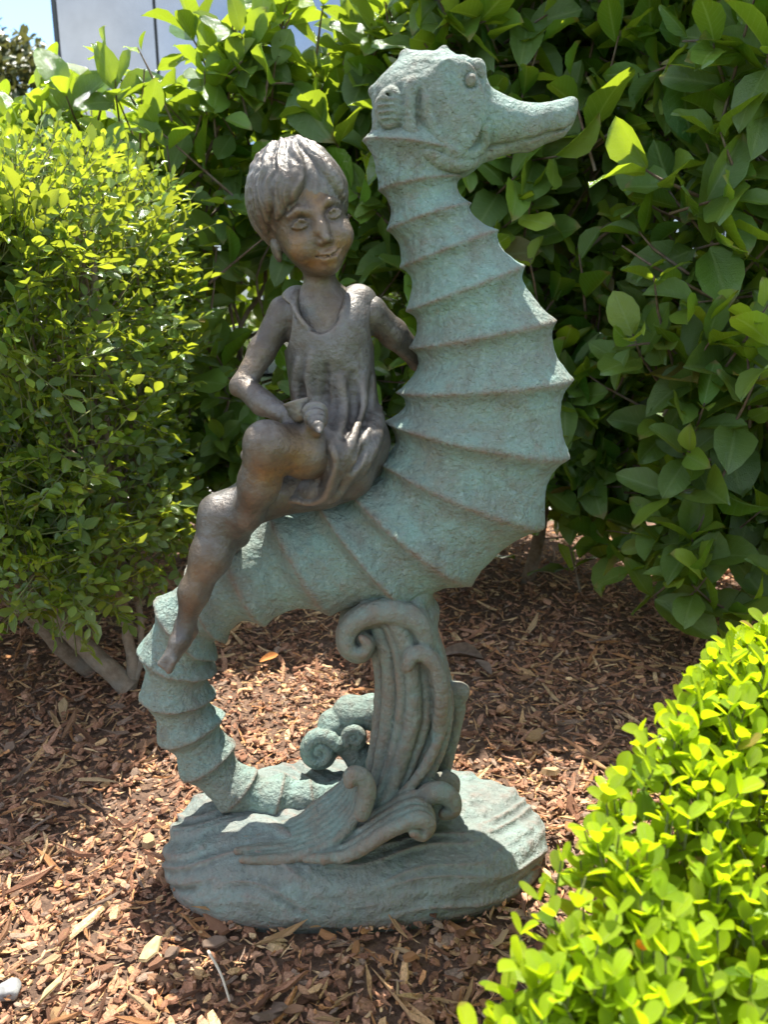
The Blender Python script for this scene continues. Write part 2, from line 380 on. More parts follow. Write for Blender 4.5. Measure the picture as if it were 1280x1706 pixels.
# ------------------------------------------------------------------ ground, path, building, far tree
def sheet(name, x0, x1, y0, y1, z, mat, nx=2, ny=2, rough=0.0, sc=6.0):
    X, Y = np.meshgrid(np.linspace(x0, x1, nx), np.linspace(y0, y1, ny), indexing='ij')
    V = np.stack([X, Y, np.full_like(X, z)], -1).reshape(-1, 3)
    if rough:
        V[:, 2] += rough * vnoise(V * sc) + rough * 0.4 * vnoise(V * sc * 3.1)
    return tag(link(name, mk_mesh(name, V, grid_faces(nx, ny, False)[:, ::-1], mat)), kind='structure')
sheet('ground', -300, 300, -300, 300, -0.040, M_TURF)
mulch = sheet('mulch_bed', -2.6, 2.6, -0.6, 2.75, -0.008, M_SOIL, 150, 100, 0.006, 7.0)
sheet('path', -30, 30, 2.95, 3.75, -0.020, M_PAVE)

bld = empty('office_building', (1.0, 8.6, 0), 'tall building clad in mirror grey panels with thin dark joints, behind the hedge', 'building')
def box_vf(x0, x1, y0, y1, z0, z1):
    V = np.array([(x, y, z) for x in (x0, x1) for y in (y0, y1) for z in (z0, z1)], float)
    F = np.array([(0, 1, 3, 2), (4, 6, 7, 5), (0, 4, 5, 1), (2, 3, 7, 6), (0, 2, 6, 4), (1, 5, 7, 3)]); return V, F
BX0 = P(93, 50, Y=8.6)[0] - 1.0
link('building_core', mk_mesh('building_core', *box_vf(BX0 + 0.004, 8.0, 0.03, 7.0, 0, 9.0), M_FRAME, smooth=False), bld)
PW = 0.955
pm = mk_mesh('wall_panel', *box_vf(0, PW - 0.03, 0, 0.028, 0, 4.36), M_GLASS, smooth=False)
for k in range(9):
    for r in range(2):
        link('wall_panel', pm, bld, (BX0 + 0.03 + k * PW, 0, 0.01 + r * 4.39))
link('corner_trim', mk_mesh('corner_trim', *box_vf(BX0 - 0.02, BX0 + 0.022, -0.012, 0.05, 0, 9.0), M_FRAME, smooth=False), bld)

# ------------------------------------------------------------------ foliage machinery
def leaf_proto(n_len, shape, fold, curl, wav=0.0, cols=(-1, -0.5, 0, 0.5, 1)):
    """unit leaf: base at 0, tip at +x, blade across y, upper side +z"""
    t = np.linspace(0, 1, n_len + 1); t = 0.35 * t + 0.65 * (1 - np.cos(pi * t)) / 2; w = shape(t)
    cols = np.array(cols)
    X = np.repeat(t[:, None], len(cols), 1); Yv = w[:, None] * cols[None]
    Z = fold * np.abs(Yv) - curl * X ** 2 + wav * np.sin(X * 9 + cols[None] * 2) * np.abs(cols[None])
    V = np.stack([X, Yv, Z], -1).reshape(-1, 3)
    lf = np.stack([np.repeat(cols[None], len(t), 0), X], -1).reshape(-1, 2)
    return V, grid_faces(len(t), len(cols), False), lf
def sh_ellip(t): return 0.5 * np.clip(np.sin(pi * np.clip(t, 0, 1) ** 1.08), 0, 1) ** 0.68 + 0.010
def sh_obov(t): return 0.5 * np.sqrt(np.clip(1 - ((np.clip(t, 0, 1) - 0.62) / np.where(t > 0.62, 0.385, 0.68)) ** 2, 0, 1)) ** np.where(t > 0.62, 1.0, 1.9) + 0.008
def sh_ovate(t): return 0.5 * np.clip(np.sin(pi * np.clip(t, 0, 1) ** 0.95), 0, 1) ** 0.85 + 0.015
PROTO = {
    'vib': [leaf_proto(6, sh_ellip, f, c, w) for f, c, w in ((0.25, 0.10, 0.02), (0.38, 0.26, 0.03), (0.15, -0.10, 0.03), (0.48, 0.12, 0.015), (0.22, 0.40, 0.03), (0.06, 0.06, 0.045), (0.55, -0.06, 0.03), (0.30, 0.02, 0.06), (0.10, 0.22, 0.05))],
    'mur': [leaf_proto(4, sh_ovate, f, c, 0, (-1, 0, 1)) for f, c in ((0.25, 0.12), (0.4, 0.25), (0.1, 0.0))],
    'box': [leaf_proto(7, sh_obov, f, c, 0, (-1, 0, 1)) for f, c in ((0.25, -0.10), (0.38, 0.06), (0.12, -0.20), (0.30, 0.12))],
    'far': [leaf_proto(3, sh_ellip, 0.2, 0.1, 0, (-1, 0, 1))],
}
class Leaves:
    def __init__(s): s.p, s.d, s.n, s.L, s.w, s.a = [], [], [], [], [], []
    def add(s, p, d, n, L, w, a): s.p.append(p); s.d.append(d); s.n.append(n); s.L.append(L); s.w.append(w); s.a.append(a)
    def arrays(s):
        s.p, s.d, s.n = np.array(s.p), unit(np.array(s.d)), np.array(s.n)
        s.L, s.w, s.a = np.array(s.L), np.array(s.w), np.array(s.a)
        s.b = unit(np.cross(s.n, s.d)); s.n = np.cross(s.d, s.b); s.a = np.where(rng.random(len(s.p)) < 0.006, 0.995, np.minimum(s.a, 0.9)); s.r = rng.random(len(s.p)); s.v = rng.integers(0, 99, len(s.p))
        return s
    def frames(s, i): return np.stack([s.d[i] * s.L[i, None], s.b[i] * (s.L * s.w)[i, None], s.n[i] * s.L[i, None]], -1)
    def joined(s, kind, sel):
        Vs, Fs, A, T, off = [], [], [], [], 0
        pr = PROTO[kind]
        for v, (pv, pf, plf) in enumerate(pr):
            i = sel[(s.v[sel] % len(pr)) == v]
            if not len(i): continue
            X = np.einsum('nij,mj->nmi', s.frames(i), pv) + s.p[i][:, None]
            m = len(pv); Vs.append(X.reshape(-1, 3)); Fs.append((pf[None] + (np.arange(len(i)) * m)[:, None, None]).reshape(-1, 4) + off); off += len(i) * m
            A.append(np.dstack([np.broadcast_to(plf[None], (len(i), m, 2)), np.repeat(s.r[i][:, None], m, 1)[..., None]]).reshape(-1, 3)); T.append(np.repeat(s.a[i], m))
        return np.vstack(Vs), np.vstack(Fs), {'lf': np.vstack(A), 'age': np.concatenate(T)}

ZB = {}                                           # coarse depth buffer shared by all plants, to pick the 300 leaves that show largest
CELL = 8; ZW, ZH = 1280 // CELL, 1706 // CELL
zbuf = np.full((ZW, ZH), 99.0); zown = np.full((ZW, ZH), -1, np.int64)
def splat_points(V):
    u, v, z = project(V); i, j = (u // CELL).astype(int), (v // CELL).astype(int)
    ok = (i >= 0) & (j >= 0) & (i < ZW) & (j < ZH); np.minimum.at(zbuf, (i[ok], j[ok]), z[ok])
def splat_leaves(lv, base):
    c = lv.p + lv.d * (lv.L * 0.5)[:, None]
    u, v, z = project(c); view = unit(c - np.array([0, 0, CH])); fc = np.abs((lv.n * view).sum(1))
    u2, v2, _ = project(lv.p + lv.d * lv.L[:, None]); u1, v1, _ = project(lv.p)
    half = np.hypot(u2 - u1, v2 - v1) / 2; wid = FPX * lv.L * lv.w * 0.4 / z * np.clip(fc, 0.25, 1)
    ang = np.arctan2(v2 - v1, u2 - u1)
    for q in np.where((u > -60) & (u < 1340) & (v > -60) & (v < 1760) & (lv.p[:, 1] > 0.1))[0]:
        ca, sa = math.cos(ang[q]), math.sin(ang[q]); h, w = max(half[q], 4), max(wid[q], 4)
        e = max(h, w)
        i0, i1 = max(int((u[q] - e) // CELL), 0), min(int((u[q] + e) // CELL) + 1, ZW); j0, j1 = max(int((v[q] - e) // CELL), 0), min(int((v[q] + e) // CELL) + 1, ZH)
        if i0 >= i1 or j0 >= j1: continue
        X = (np.arange(i0, i1)[:, None] + 0.5) * CELL - u[q]; Yv = (np.arange(j0, j1)[None] + 0.5) * CELL - v[q]
        m = ((X * ca + Yv * sa) / h) ** 2 + ((-X * sa + Yv * ca) / w) ** 2 < 1
        zb = zbuf[i0:i1, j0:j1]; m &= z[q] < zb
        zb[m] = z[q]; zown[i0:i1, j0:j1][m] = base + q
PLANTS = []
def finish_plants():
    base = 0
    for pl in PLANTS: pl['base'] = base; splat_leaves(pl['lv'], base); base += len(pl['lv'].p)
    cnt = np.bincount(zown[zown >= 0].ravel(), minlength=base)
    for pl in PLANTS:
        lv, kind, root, mat = pl['lv'], pl['kind'], pl['root'], pl['mat']; N = len(lv.p)
        c = cnt[pl['base']:pl['base'] + N]; order = np.argsort(-c)[:pl['single']]; order = order[c[order] > 0]
        rest = np.setdiff1d(np.arange(N), order); loc = np.array(root.location)
        V, F, at = lv.joined(kind, rest)
        tag(link('foliage', mk_mesh('foliage', V - loc, F, mat, at), root), kind='stuff')
        pr = PROTO[kind]; cache = {}
        from mathutils import Matrix
        for i in order:
            key = (lv.v[i] % len(pr), int(lv.a[i] * 5.99) if lv.a[i] < 0.95 else 9, int(lv.r[i] * 3.99))
            if key not in cache:
                pv, pf, plf = pr[key[0]]
                cache[key] = mk_mesh('leaf', pv, pf, mat, {'lf': np.column_stack([plf, np.full(len(pv), (key[2] + 0.5) / 4)]), 'age': np.full(len(pv), 1.0 if key[1] == 9 else min((key[1] + 0.5) / 6, 0.9))})
            o = link('leaf', cache[key], root)
            b = np.eye(4); b[:3, 0] = lv.d[i] * lv.L[i]; b[:3, 1] = lv.b[i] * lv.L[i] * lv.w[i]; b[:3, 2] = lv.n[i] * lv.L[i]; b[:3, 3] = lv.p[i] - loc
            o.matrix_basis = Matrix(b.tolist())

class Blob:
    """rounded box hedge body with bumpy faces: sample skin points and outward normals"""
    def __init__(s, lo, hi, rnd, bumpy=0.06, seed=0, shear=None):
        s.lo, s.hi, s.rnd, s.bumpy, s.seed = np.array(lo, float), np.array(hi, float), rnd, bumpy, seed; s.shear = shear
    def sample(s, n, faces, g):
        """faces: weights for -x +x -y +y -z +z"""
        f = g.choice(6, n, p=np.array(faces, float) / sum(faces)); u = g.random((n, 3)); p = s.lo + u * (s.hi - s.lo)
        for k in range(6):
            m = f == k; p[m, k // 2] = (s.lo if k % 2 == 0 else s.hi)[k // 2]
        q = np.clip(p, s.lo + s.rnd, s.hi - s.rnd); d = p - q; nrm = unit(d); p = q + nrm * s.rnd
        p = p + nrm * (s.bumpy * vnoise(p * 4.3 + s.seed) + 0.5 * s.bumpy * vnoise(p * 10.7 + s.seed))[:, None]
        if s.shear: p = s.shear(p)
        return p, nrm
def perp(a, g):
    r = unit(np.cross(a, g.normal(size=3))); return r, np.cross(a, r)

def bough(root_pt, tip, sag, r0, r1, n=7, g=rng, wob=0.03, seg=6):
    t = np.linspace(0, 1, n)[:, None]; p = root_pt * (1 - t) + tip * t
    p = p + (np.sin(pi * t) * sag)[:, :1] * np.array([0, 0, 1]) + np.sin(pi * t) * g.normal(size=(n, 3)) * wob
    p = catmull(p, 3); return tube(p, np.linspace(r0, r1, len(p)), seg)

def vib_shrub(label, blob, nshoot, nfill, feet, faces, seed, young_top, leafL=(0.085, 0.145), extra=()):
    g = np.random.default_rng(seed); lv = Leaves(); twigs = []
    pts, nr = blob.sample(nshoot, faces, g)
    inset = g.exponential(0.05, nshoot) * (g.random(nshoot) < 0.8) + (g.random(nshoot) < 0.25) * g.random(nshoot) * 0.28
    pts = pts - nr * inset[:, None]
    mid = (blob.lo + blob.hi) / 2
    for (p, nn, ins) in list(zip(pts, nr, inset)) + [(np.array(e[0]), np.array(e[1], float), 0) for e in extra]:
        top = nn[2] > 0.5
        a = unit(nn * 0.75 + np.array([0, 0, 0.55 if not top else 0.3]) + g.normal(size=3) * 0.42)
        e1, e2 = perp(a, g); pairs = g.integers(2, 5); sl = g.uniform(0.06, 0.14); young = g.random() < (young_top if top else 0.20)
        S = g.uniform(*leafL); ph = g.random() * pi
        twigs.append(tube(np.array([p - a * sl * 1.6 - nn * 0.03, p - a * sl * 0.5, p + a * 0.01]), (0.0035, 0.0026, 0.0016), 4))
        for k in range(pairs):
            f = k / max(pairs - 1, 1); q = p - a * sl * (1 - f); ph += pi / 2 + g.normal() * 0.25
            for side in (0, pi):
                if g.random() < 0.1: continue
                th = ph + side + g.normal() * 0.2; rad = e1 * cos(th) + e2 * sin(th)
                beta = R(g.uniform(52, 88) - 30 * f); d = a * cos(beta) + rad * sin(beta) + np.array([0, 0, -0.10 + 0.12 * f])
                nrm = a * 0.9 + np.array([0, 0, 0.45]) - nn * 0.0 + g.normal(size=3) * 0.28
                L = S * (1.0 - 0.40 * f * (1 if young else 0.6)) * g.uniform(0.72, 1.12)
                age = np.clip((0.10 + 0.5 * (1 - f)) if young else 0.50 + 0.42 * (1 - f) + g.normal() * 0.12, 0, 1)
                lv.add(q + rad * 0.004, d, nrm, L, g.uniform(0.50, 0.66), age)
    fp, fn = blob.sample(nfill, faces, g); fp = fp - fn * g.uniform(0.10, 0.42, nfill)[:, None]
    for p, nn in zip(fp, fn):                       # older leaves deep inside
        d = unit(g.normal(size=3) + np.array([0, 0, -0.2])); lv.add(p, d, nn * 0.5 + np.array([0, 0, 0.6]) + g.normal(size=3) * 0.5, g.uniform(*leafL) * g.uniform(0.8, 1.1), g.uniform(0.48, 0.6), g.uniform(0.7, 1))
    root = empty('broad_leaved_shrub', (float(np.mean([f[0] for f in feet])), float(np.mean([f[1] for f in feet])), 0), label, 'shrub', 'broad leaved shrubs of the hedge')
    loc = np.array(root.location)
    for fx, fy in feet:
        parts = []; ft = np.array([fx, fy, -0.02])
        fork = np.array([fx + g.normal() * 0.05, fy + g.normal() * 0.05, g.uniform(0.18, 0.4)])
        parts.append(bough(ft, fork, 0, 0.020, 0.015, 4, g, 0.01, 8))
        for _ in range(12):
            k = g.integers(len(pts)); tip = pts[k] - nr[k] * g.uniform(0.03, 0.14)
            midp = (fork + tip) / 2 + g.normal(size=3) * 0.07
            parts.append(bough(fork, tip, g.uniform(-0.04, 0.08), 0.010, 0.0035, 7, g, 0.025))
            for _ in range(2):
                k2 = np.argmin(np.linalg.norm(pts - (tip + g.normal(size=3) * 0.15), axis=1)); parts.append(bough(midp, pts[k2] - nr[k2] * 0.04, 0.0, 0.005, 0.002, 5, g, 0.015, 5))
        V, F = join(parts); link('stem', mk_mesh('stem', V - loc, F, M_TWIG), root)
    V, F = join(twigs); tag(link('twigs', mk_mesh('twigs', V - loc, F, M_TWIG), root), kind='stuff')
    PLANTS.append(dict(lv=lv.arrays(), kind='vib', root=root, mat=M_VIB, single=295))
    return root

# ------------------------------------------------------------------ STATUE
ROOT = np.array([-0.035, 0.96, 0.0])
st = empty('seahorse_statue', ROOT, 'weathered green and bronze garden statue of a child riding a giant seahorse', 'statue')
def statue_part(name, V, F, mat, parent=None, wear=None, gain=1.0, it=6, label=None, extra=None):
    if wear is None:
        wear = np.clip(convexity(V, F, it) / 0.0012 * gain, -1, 1); wear = np.clip(wear, 0, 1)
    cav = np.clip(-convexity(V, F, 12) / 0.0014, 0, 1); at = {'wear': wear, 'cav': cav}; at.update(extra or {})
    splat_points(V)
    o = link(name, mk_mesh(name, V - ROOT, F, mat, at), parent or st)
    if label: o['label'] = label
    return o

# --- seahorse body: ringed tube, each ring given by its two ends in the plane of the statue
RINGS = [  # u,v outer(back) end   u,v inner(belly) end   depth/width  dy
    (640, 190, 770, 200, 0.80, 0), (608, 236, 780, 262, 0.80, 0), (634, 318, 766, 296, 0.86, 0), (649, 383, 787, 339, 0.86, 0), (669, 446, 828, 385, 0.85, 0),
    (678, 518, 871, 445, 0.82, 0), (684, 580, 924, 535, 0.74, 0), (664, 654, 951, 633, 0.70, 0), (646, 704, 944, 762, 0.68, 0),
    (630, 765, 900, 876, 0.68, 0), (574, 800, 784, 972, 0.72, 0), (520, 815, 688, 1014, 0.76, 0), (445, 838, 552, 1020, 0.82, -0.005),
    (372, 885, 442, 1038, 0.85, -0.01), (310, 945, 377, 1066, 0.85, -0.01), (258, 1000, 359, 1094, 0.88, -0.012), (232, 1080, 358, 1120, 0.9, -0.01),
    (234, 1158, 356, 1160, 0.9, -0.008), (267, 1231, 371, 1195, 0.9, -0.006), (306, 1289, 391, 1242, 0.9, -0.004), (368, 1346, 428, 1286, 0.9, -0.004),
    (455, 1362, 474, 1294, 0.9, -0.002), (520, 1352, 518, 1302, 0.9, 0.0), (575, 1338, 566, 1298, 0.9, 0.012), (635, 1318, 622, 1284, 0.9, 0.05)]
def ringed(rings, nsub, seg, waist, keel=0.05, hook=0.0):
    a = np.array([P(r[0], r[1], r[5]) for r in rings]); b = np.array([P(r[2], r[3], r[5]) for r in rings]); th = np.array([r[4] for r in rings])
    Cn = catmull((a + b) / 2, nsub); A = catmull((b - a) / 2, nsub); TH = catmull(np.stack([th, th, th], 1), nsub)[:, 0]
    # direction of the depth axis stays square to both the ring's width and the spine
    T = unit(np.gradient(Cn, axis=0)); B = unit(np.cross(A, T)); 
    B = B * np.sign(-B[:, 1:2] + 1e-9)                       # towards the camera
    N = len(Cn); f = (np.arange(N) / nsub) % 1.0; f[-1] = 0
    edge = np.minimum(f, 1 - f)                               # 0 on a ring, .5 half-way
    ri = np.arange(N) / nsub; wst = waist * (0.62 + 0.45 * np.clip((ri - 9) / 6, 0, 1))
    sn = np.sin(pi * f ** 0.80); sn = (np.sqrt(sn * sn + 0.008) - 0.0894) / (1.004 - 0.0894)
    s = 1 - wst * sn
    ang = np.linspace(0, 2 * pi, seg, endpoint=False)
    ca, sa = np.cos(ang), np.sin(ang)
    ridge = np.exp(-(edge / 0.09) ** 2)
    kb = keel * (np.exp(-(np.minimum(ang, 2 * pi - ang) / 0.32) ** 2) + 0.7 * np.exp(-((ang - pi) / 0.32) ** 2))
    rad = s[:, None] * (1 + ridge[:, None] * kb[None])
    # rings are not perfectly smooth: the lip wavers
    p = Cn[:, None] + A[:, None] * (rad * ca[None])[..., None] + B[:, None] * (np.linalg.norm(A, axis=1) * TH)[:, None, None] * (rad * sa[None])[..., None]
    V = p.reshape(-1, 3)
    nrm = unit(p - Cn[:, None]).reshape(-1, 3)
    V = V + nrm * (0.0016 * vnoise(V * 55) + 0.0022 * vnoise(V * 22) + 0.0008 * vnoise(V * 130) + 0.0006 * vnoise(V * 250 + 3))[:, None]
    w = np.repeat(np.exp(-(edge / 0.055) ** 2)[:, None], seg, 1)
    F = grid_faces(N, seg)
    ring_shade = np.repeat((0.45 * np.exp(-((f - 0.13) / 0.10) ** 2))[:, None], seg, 1)  # shade in the undercut below each ring, painted into the colour as a dark band
    return V, F, w.ravel(), ring_shade.ravel()
V, F, w, shd_ = ringed(RINGS, 26, 220, 0.225, 0.035)
body = statue_part('seahorse_body', V, F, M_PAT, wear=w, extra={'cav': shd_}, label='ringed green seahorse body and tail')
# tail end curling up behind the wave: a chunky cluster of scrolls
Tc = Field(P(470, 1330, 0.0) * np.array([1, 0, 1]) + np.array([0, D0 - 0.01, 0]), P(700, 1140, 0.08) * np.array([1, 0, 1]) + np.array([0, D0 + 0.13, 0.01]), 0.0016)
tq = lambda n_: px(n_, P(540, 1250, 0.05))
def scroll(u, v, R0, R1, a0, turns, r0, r1, dys, k=0.002, sgn=1):
    for dy, m in dys:
        t = np.linspace(0, 1, 26); R_ = R0 + (R1 - R0) * t ** 0.85; a = a0 + sgn * turns * 2 * pi * t
        Tc.chain([P(u + R_[i] * cos(a[i]), v + R_[i] * sin(a[i]), dy) for i in range(26)], [tq(x) * m for x in r0 + (r1 - r0) * t], k)
DY = ((0.030, 0.75), (0.040, 1.0), (0.052, 1.0), (0.064, 0.8))
scroll(534, 1252, 30, 3, -0.5, 1.55, 15, 7, DY, sgn=-1)
Tc.ell(P(534, 1252, 0.052), (tq(28), tq(28), tq(28)), k=0.004)
scroll(592, 1228, 18, 3, 2.6, 1.3, 10, 5, ((0.034, 0.8), (0.046, 1.0), (0.058, 1.0)), sgn=1)
Tc.ell(P(594, 1230, 0.052), (tq(16), tq(22), tq(16)), k=0.004)
for (a_, b_, ra, rb) in (((668, 1250, 0.07), (655, 1205, 0.072), 30, 26), ((655, 1205, 0.072), (620, 1186, 0.068), 26, 31), ((620, 1186, 0.068), (584, 1188, 0.064), 24, 31), ((584, 1188, 0.064), (556, 1208, 0.058), 23, 27)):
    Tc.cone(P(*a_), P(*b_), tq(ra), tq(rb), 0.0015)
Tc.chain([P(556, 1208, 0.058), P(600, 1262, 0.062), P(650, 1290, 0.06)], [tq(22), tq(24), tq(26)], 0.006)
V, F = Tc.mesh()
V = V + 0.0008 * np.stack([vnoise(V * 90), vnoise(V * 90 + 9), vnoise(V * 90 + 5)], 1)
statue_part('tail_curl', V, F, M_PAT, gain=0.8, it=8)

# --- seahorse head
lo, hi = P(560, 330, 0.10), P(1010, 40, -0.10); lo2 = np.minimum(lo, hi) - 0.01; hi2 = np.maximum(lo, hi) + 0.01; lo2[1], hi2[1] = D0 - 0.10, D0 + 0.10
H = Field(lo2, hi2, 0.0017)
q = lambda n: px(n, P(740, 170))
H.ell(P(722, 172), (q(78), q(52), q(72)), k=0.01)
H.ell(P(690, 170), (q(58), q(48), q(62)), k=0.02)
H.ell(P(745, 200), (q(70), q(48), q(58)), k=0.02)
H.chain([P(662, 175), P(668, 215), P(700, 265)], [q(36), q(38), q(44)], 0.02)
H.chain([P(690, 275), P(735, 255), P(770, 262)], [q(48), q(44), q(28)], 0.02)
# snout
H.chain([P(790, 190), P(830, 206), P(880, 212), P(925, 200), P(946, 184)], [q(50), q(38), q(32), q(25), q(16)], 0.012)
H.chain([P(940, 190), P(953, 174)], [q(18), q(10)], 0.008)
H.chain([P(775, 262), P(820, 248), P(880, 237), P(930, 218)], [q(20), q(14), q(11), q(9)], 0.008)
def hs(pts, sink=0.0): return [H.surf(u, v, sink) for u, v in pts]
def both(pts): return [np.array(pts), np.array([(p[0], 2 * D0 - p[1], p[2]) for p in pts])]
det = []
mouth = both(hs([(812, 245), (845, 241), (880, 233), (915, 224), (951, 210)], 0.0))
plate = both([H.surf(757, 178, 0.004)])
rimp = both(hs([(711, 165), (714, 195), (727, 226), (752, 250), (783, 257), (806, 240), (809, 214)], 0.0012))
gill = both(hs([(684, 140), (678, 190), (690, 228), (715, 256), (750, 272), (788, 272)], 0.002))
groove = both(hs([(699, 150), (697, 195), (708, 230), (735, 257)], 0.001))
browp = both(hs([(735, 110), (770, 108), (797, 114), (808, 142)], 0.001))
for e in range(2):
    H.chain(mouth[e], [q(2.8)] * 5, 0.003, True)
    H.ell(plate[e][0], (q(50), q(9), q(72)), k=0.006)
    H.chain(catmull(gill[e], 3), [q(9.5)] * 16, 0.006)
    H.chain(catmull(rimp[e], 3), [q(5)] * 19, 0.006)
    H.chain(catmull(groove[e], 3), [q(2.2)] * 10, 0.004, True)
    H.chain(browp[e], [q(7), q(10), q(10), q(6)], 0.008)
# crown points along the crest
for (u, v, r0, u2, v2) in ((700, 122, 34, 677, 92), (739, 120, 34, 740, 87), (770, 122, 26, 794, 106), (655, 160, 36, 622, 152), (650, 228, 26, 616, 236)):
    H.cone(P(u, v), P(u2, v2), q(r0), q(8.5), 0.010)
H_FAN = both([H.surf(651, 180, 0.003)])
for e in range(2): H.ell(H_FAN[e][0], (q(25), q(20), q(34)), k=0.002)
for k in range(5):
    fb = both([H.surf(628 + 2 * k, 160 + 11 * k, 0.0), H.surf(650, 158 + 11 * k, 0.0), H.surf(671, 161 + 10.5 * k, 0.0)])
    for e in range(2): H.chain(fb[e], [q(2.2), q(3.0), q(3.2)], 0.002, True)
ep = both([H.surf(785, 133, 0.0015)])
for e in range(2):
    H.ell(ep[e][0], (q(12), q(5), q(13)), k=0.004, sub=True)
    H.ell(ep[e][0], (q(9), q(6), q(10)), k=0.002)
V, F = H.mesh()
nn = 0.0013 * vnoise(V * 60) + 0.0007 * vnoise(V * 150)
V = V + unit(V - P(740, 180)) * nn[:, None]
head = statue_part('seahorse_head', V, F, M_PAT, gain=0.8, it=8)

# --- base mound: rim polygon swept from the ground up and over
RA, RB = 0.260, 0.150; ns, nr_ = 380, 110
th = np.linspace(0, 2 * pi, ns, endpoint=False)
rim = 1 + 0.025 * np.sin(2 * th + 0.6) + 0.018 * np.sin(3 * th + 2.0) + 0.012 * np.sin(5 * th)
cx = np.sign(np.cos(th)) * np.abs(np.cos(th)) ** 0.86 * RA * rim; cy = np.sign(np.sin(th)) * np.abs(np.sin(th)) ** 0.86 * RB * rim
prof = [(0.93, -0.012), (0.975, 0.004)]
for t in np.linspace(0, 1, nr_ - 2): 
    a = t * pi / 2; prof.append((cos(a) ** 0.62 if t < 0.999 else 0.0, 0.010 + 0.078 * sin(a) ** 0.62))
prof = np.array(prof)
bx = prof[:, 0][:, None] * cx[None]; by = prof[:, 0][:, None] * cy[None]; bz = np.repeat(prof[:, 1][:, None], ns, 1)
V = np.stack([bx, by, bz], -1).reshape(-1, 3)
def base_top(x, y): return 0.0
nrm = unit(np.stack([bx / RA ** 2, by / RB ** 2, np.maximum(bz, 0) * 60 / 1.0 + 0 * bx], -1).reshape(-1, 3))
wx, wz = V[:, 0], V[:, 2] + 0.62 * (V[:, 1] + 0.15)
bend = 0.022 * np.sin(wx * 15 + 0.9) + 0.012 * np.sin(wx * 31 + 2.0)
def rdg(a, b, c): return 1 - np.abs(vnoise(np.stack([wx * a + c, (wz + bend) * b, V[:, 1] * 3 + c], 1))) * 2
rel = 0.0032 * np.clip(rdg(5.5, 34, 2), -0.4, 1) + 0.0042 * np.clip(rdg(9, 75, 8), -0.4, 1) + 0.0016 * vnoise(V * np.array([35, 60, 110]) + 4) + 0.0010 * vnoise(V * 120)
amp = np.clip((V[:, 2] - 0.004) / 0.02, 0, 1)
V = V + nrm * (rel * amp)[:, None]
Fb = grid_faces(nr_, ns)
V = V + ROOT + np.array([-0.008, -0.005, 0])
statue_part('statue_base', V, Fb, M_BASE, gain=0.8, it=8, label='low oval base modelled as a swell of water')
BT = 0.080

# --- wave column and curls
lo, hi = P(360, 1440, -0.13), P(800, 985, -0.13)
lo = np.array([P(350, 1400)[0], D0 - 0.16, 0.05]); hi = np.array([P(810, 1100)[0], D0 + 0.10, P(600, 985)[2] + 0.02])
Wv = Field(lo, hi, 0.0019)
q = lambda n: px(n, P(660, 1200))
def strand(pts, rad, k=0.0045, n=5):
    pp = catmull([P(*p) for p in pts], n); r = np.interp(np.linspace(0, 1, len(pp)), np.linspace(0, 1, len(rad)), [q(x) for x in rad])
    Wv.chain(pp, r, k)
# flutes of the trunk, back layer first
for (a, b_) in ((0.034, 0), (0.018, 1), (0.004, 2), (-0.012, 3)):
    strand([(632 + 8 * b_, 1375, a), (655 + 10 * b_, 1280, a), (672 + 9 * b_, 1190, a), (668 + 8 * b_, 1110, a), (640 + 8 * b_, 1040, a), (640 + 12 * b_, 985, a)], [34, 34, 32, 32, 34, 42], 0.010)
fl = [  # u at the foot, low, middle, upper, shoulder, top; depth; girth
    (596, 618, 632, 634, 624, 606, -0.020, 1.0), (606, 632, 648, 650, 638, 618, -0.042, 1.25), (614, 646, 668, 668, 655, 630, -0.054, 0.85), (624, 662, 688, 687, 672, 648, -0.058, 1.3),
    (634, 680, 709, 706, 690, 670, -0.053, 0.9), (644, 696, 728, 722, 706, 690, -0.042, 1.2), (656, 710, 744, 736, 718, 704, -0.022, 1.05), (668, 718, 749, 740, 722, 706, 0.004, 1.0)]
for i, f in enumerate(fl):
    strand([(f[0], 1385, f[6] - 0.030), (f[1], 1285, f[6] - 0.004), (f[2], 1195, f[6]), (f[3], 1120, f[6]), (f[4], 1060, f[6]), (f[5], 1010, f[6] * 0.9)], [x * f[7] for x in (8.5, 10, 10.8, 10.2, 11, 14)], 0.0015, 6)
for (u0, u1, u2, dy) in ((740, 700, 640, -0.050), (748, 716, 664, -0.034)):                    # strands that wrap round the trunk
    strand([(u0, 1150, dy), (u0 - 4, 1215, dy - 0.012), (u1, 1290, dy - 0.024), (u2, 1352, dy - 0.034)], [5, 8, 8.5, 6], 0.002, 6)
# big scroll at the upper left, as a rolled ribbon with a raised lip
for dy, r in ((-0.060, 10), (-0.046, 14), (-0.028, 15), (-0.008, 15), (0.012, 13)):
    strand([(712, 1075, dy), (694, 1034, dy), (652, 1018, dy), (608, 1026, dy), (581, 1050, dy), (582, 1080, dy), (602, 1088, dy - 0.002), (613, 1073, dy - 0.004), (603, 1062, dy - 0.006)], [r, r + 5, r + 8, r + 5, r + 3, r, r - 2, r - 4, r - 6], 0.004, 5)
Wv.ell(P(600, 1060, -0.022), (q(26), q(38), q(28)), k=0.006)
Wv.chain([P(600, 1015, 0.005), P(650, 1005, 0.0), P(700, 1020, 0.0)], [q(30), q(42), q(30)], 0.014)
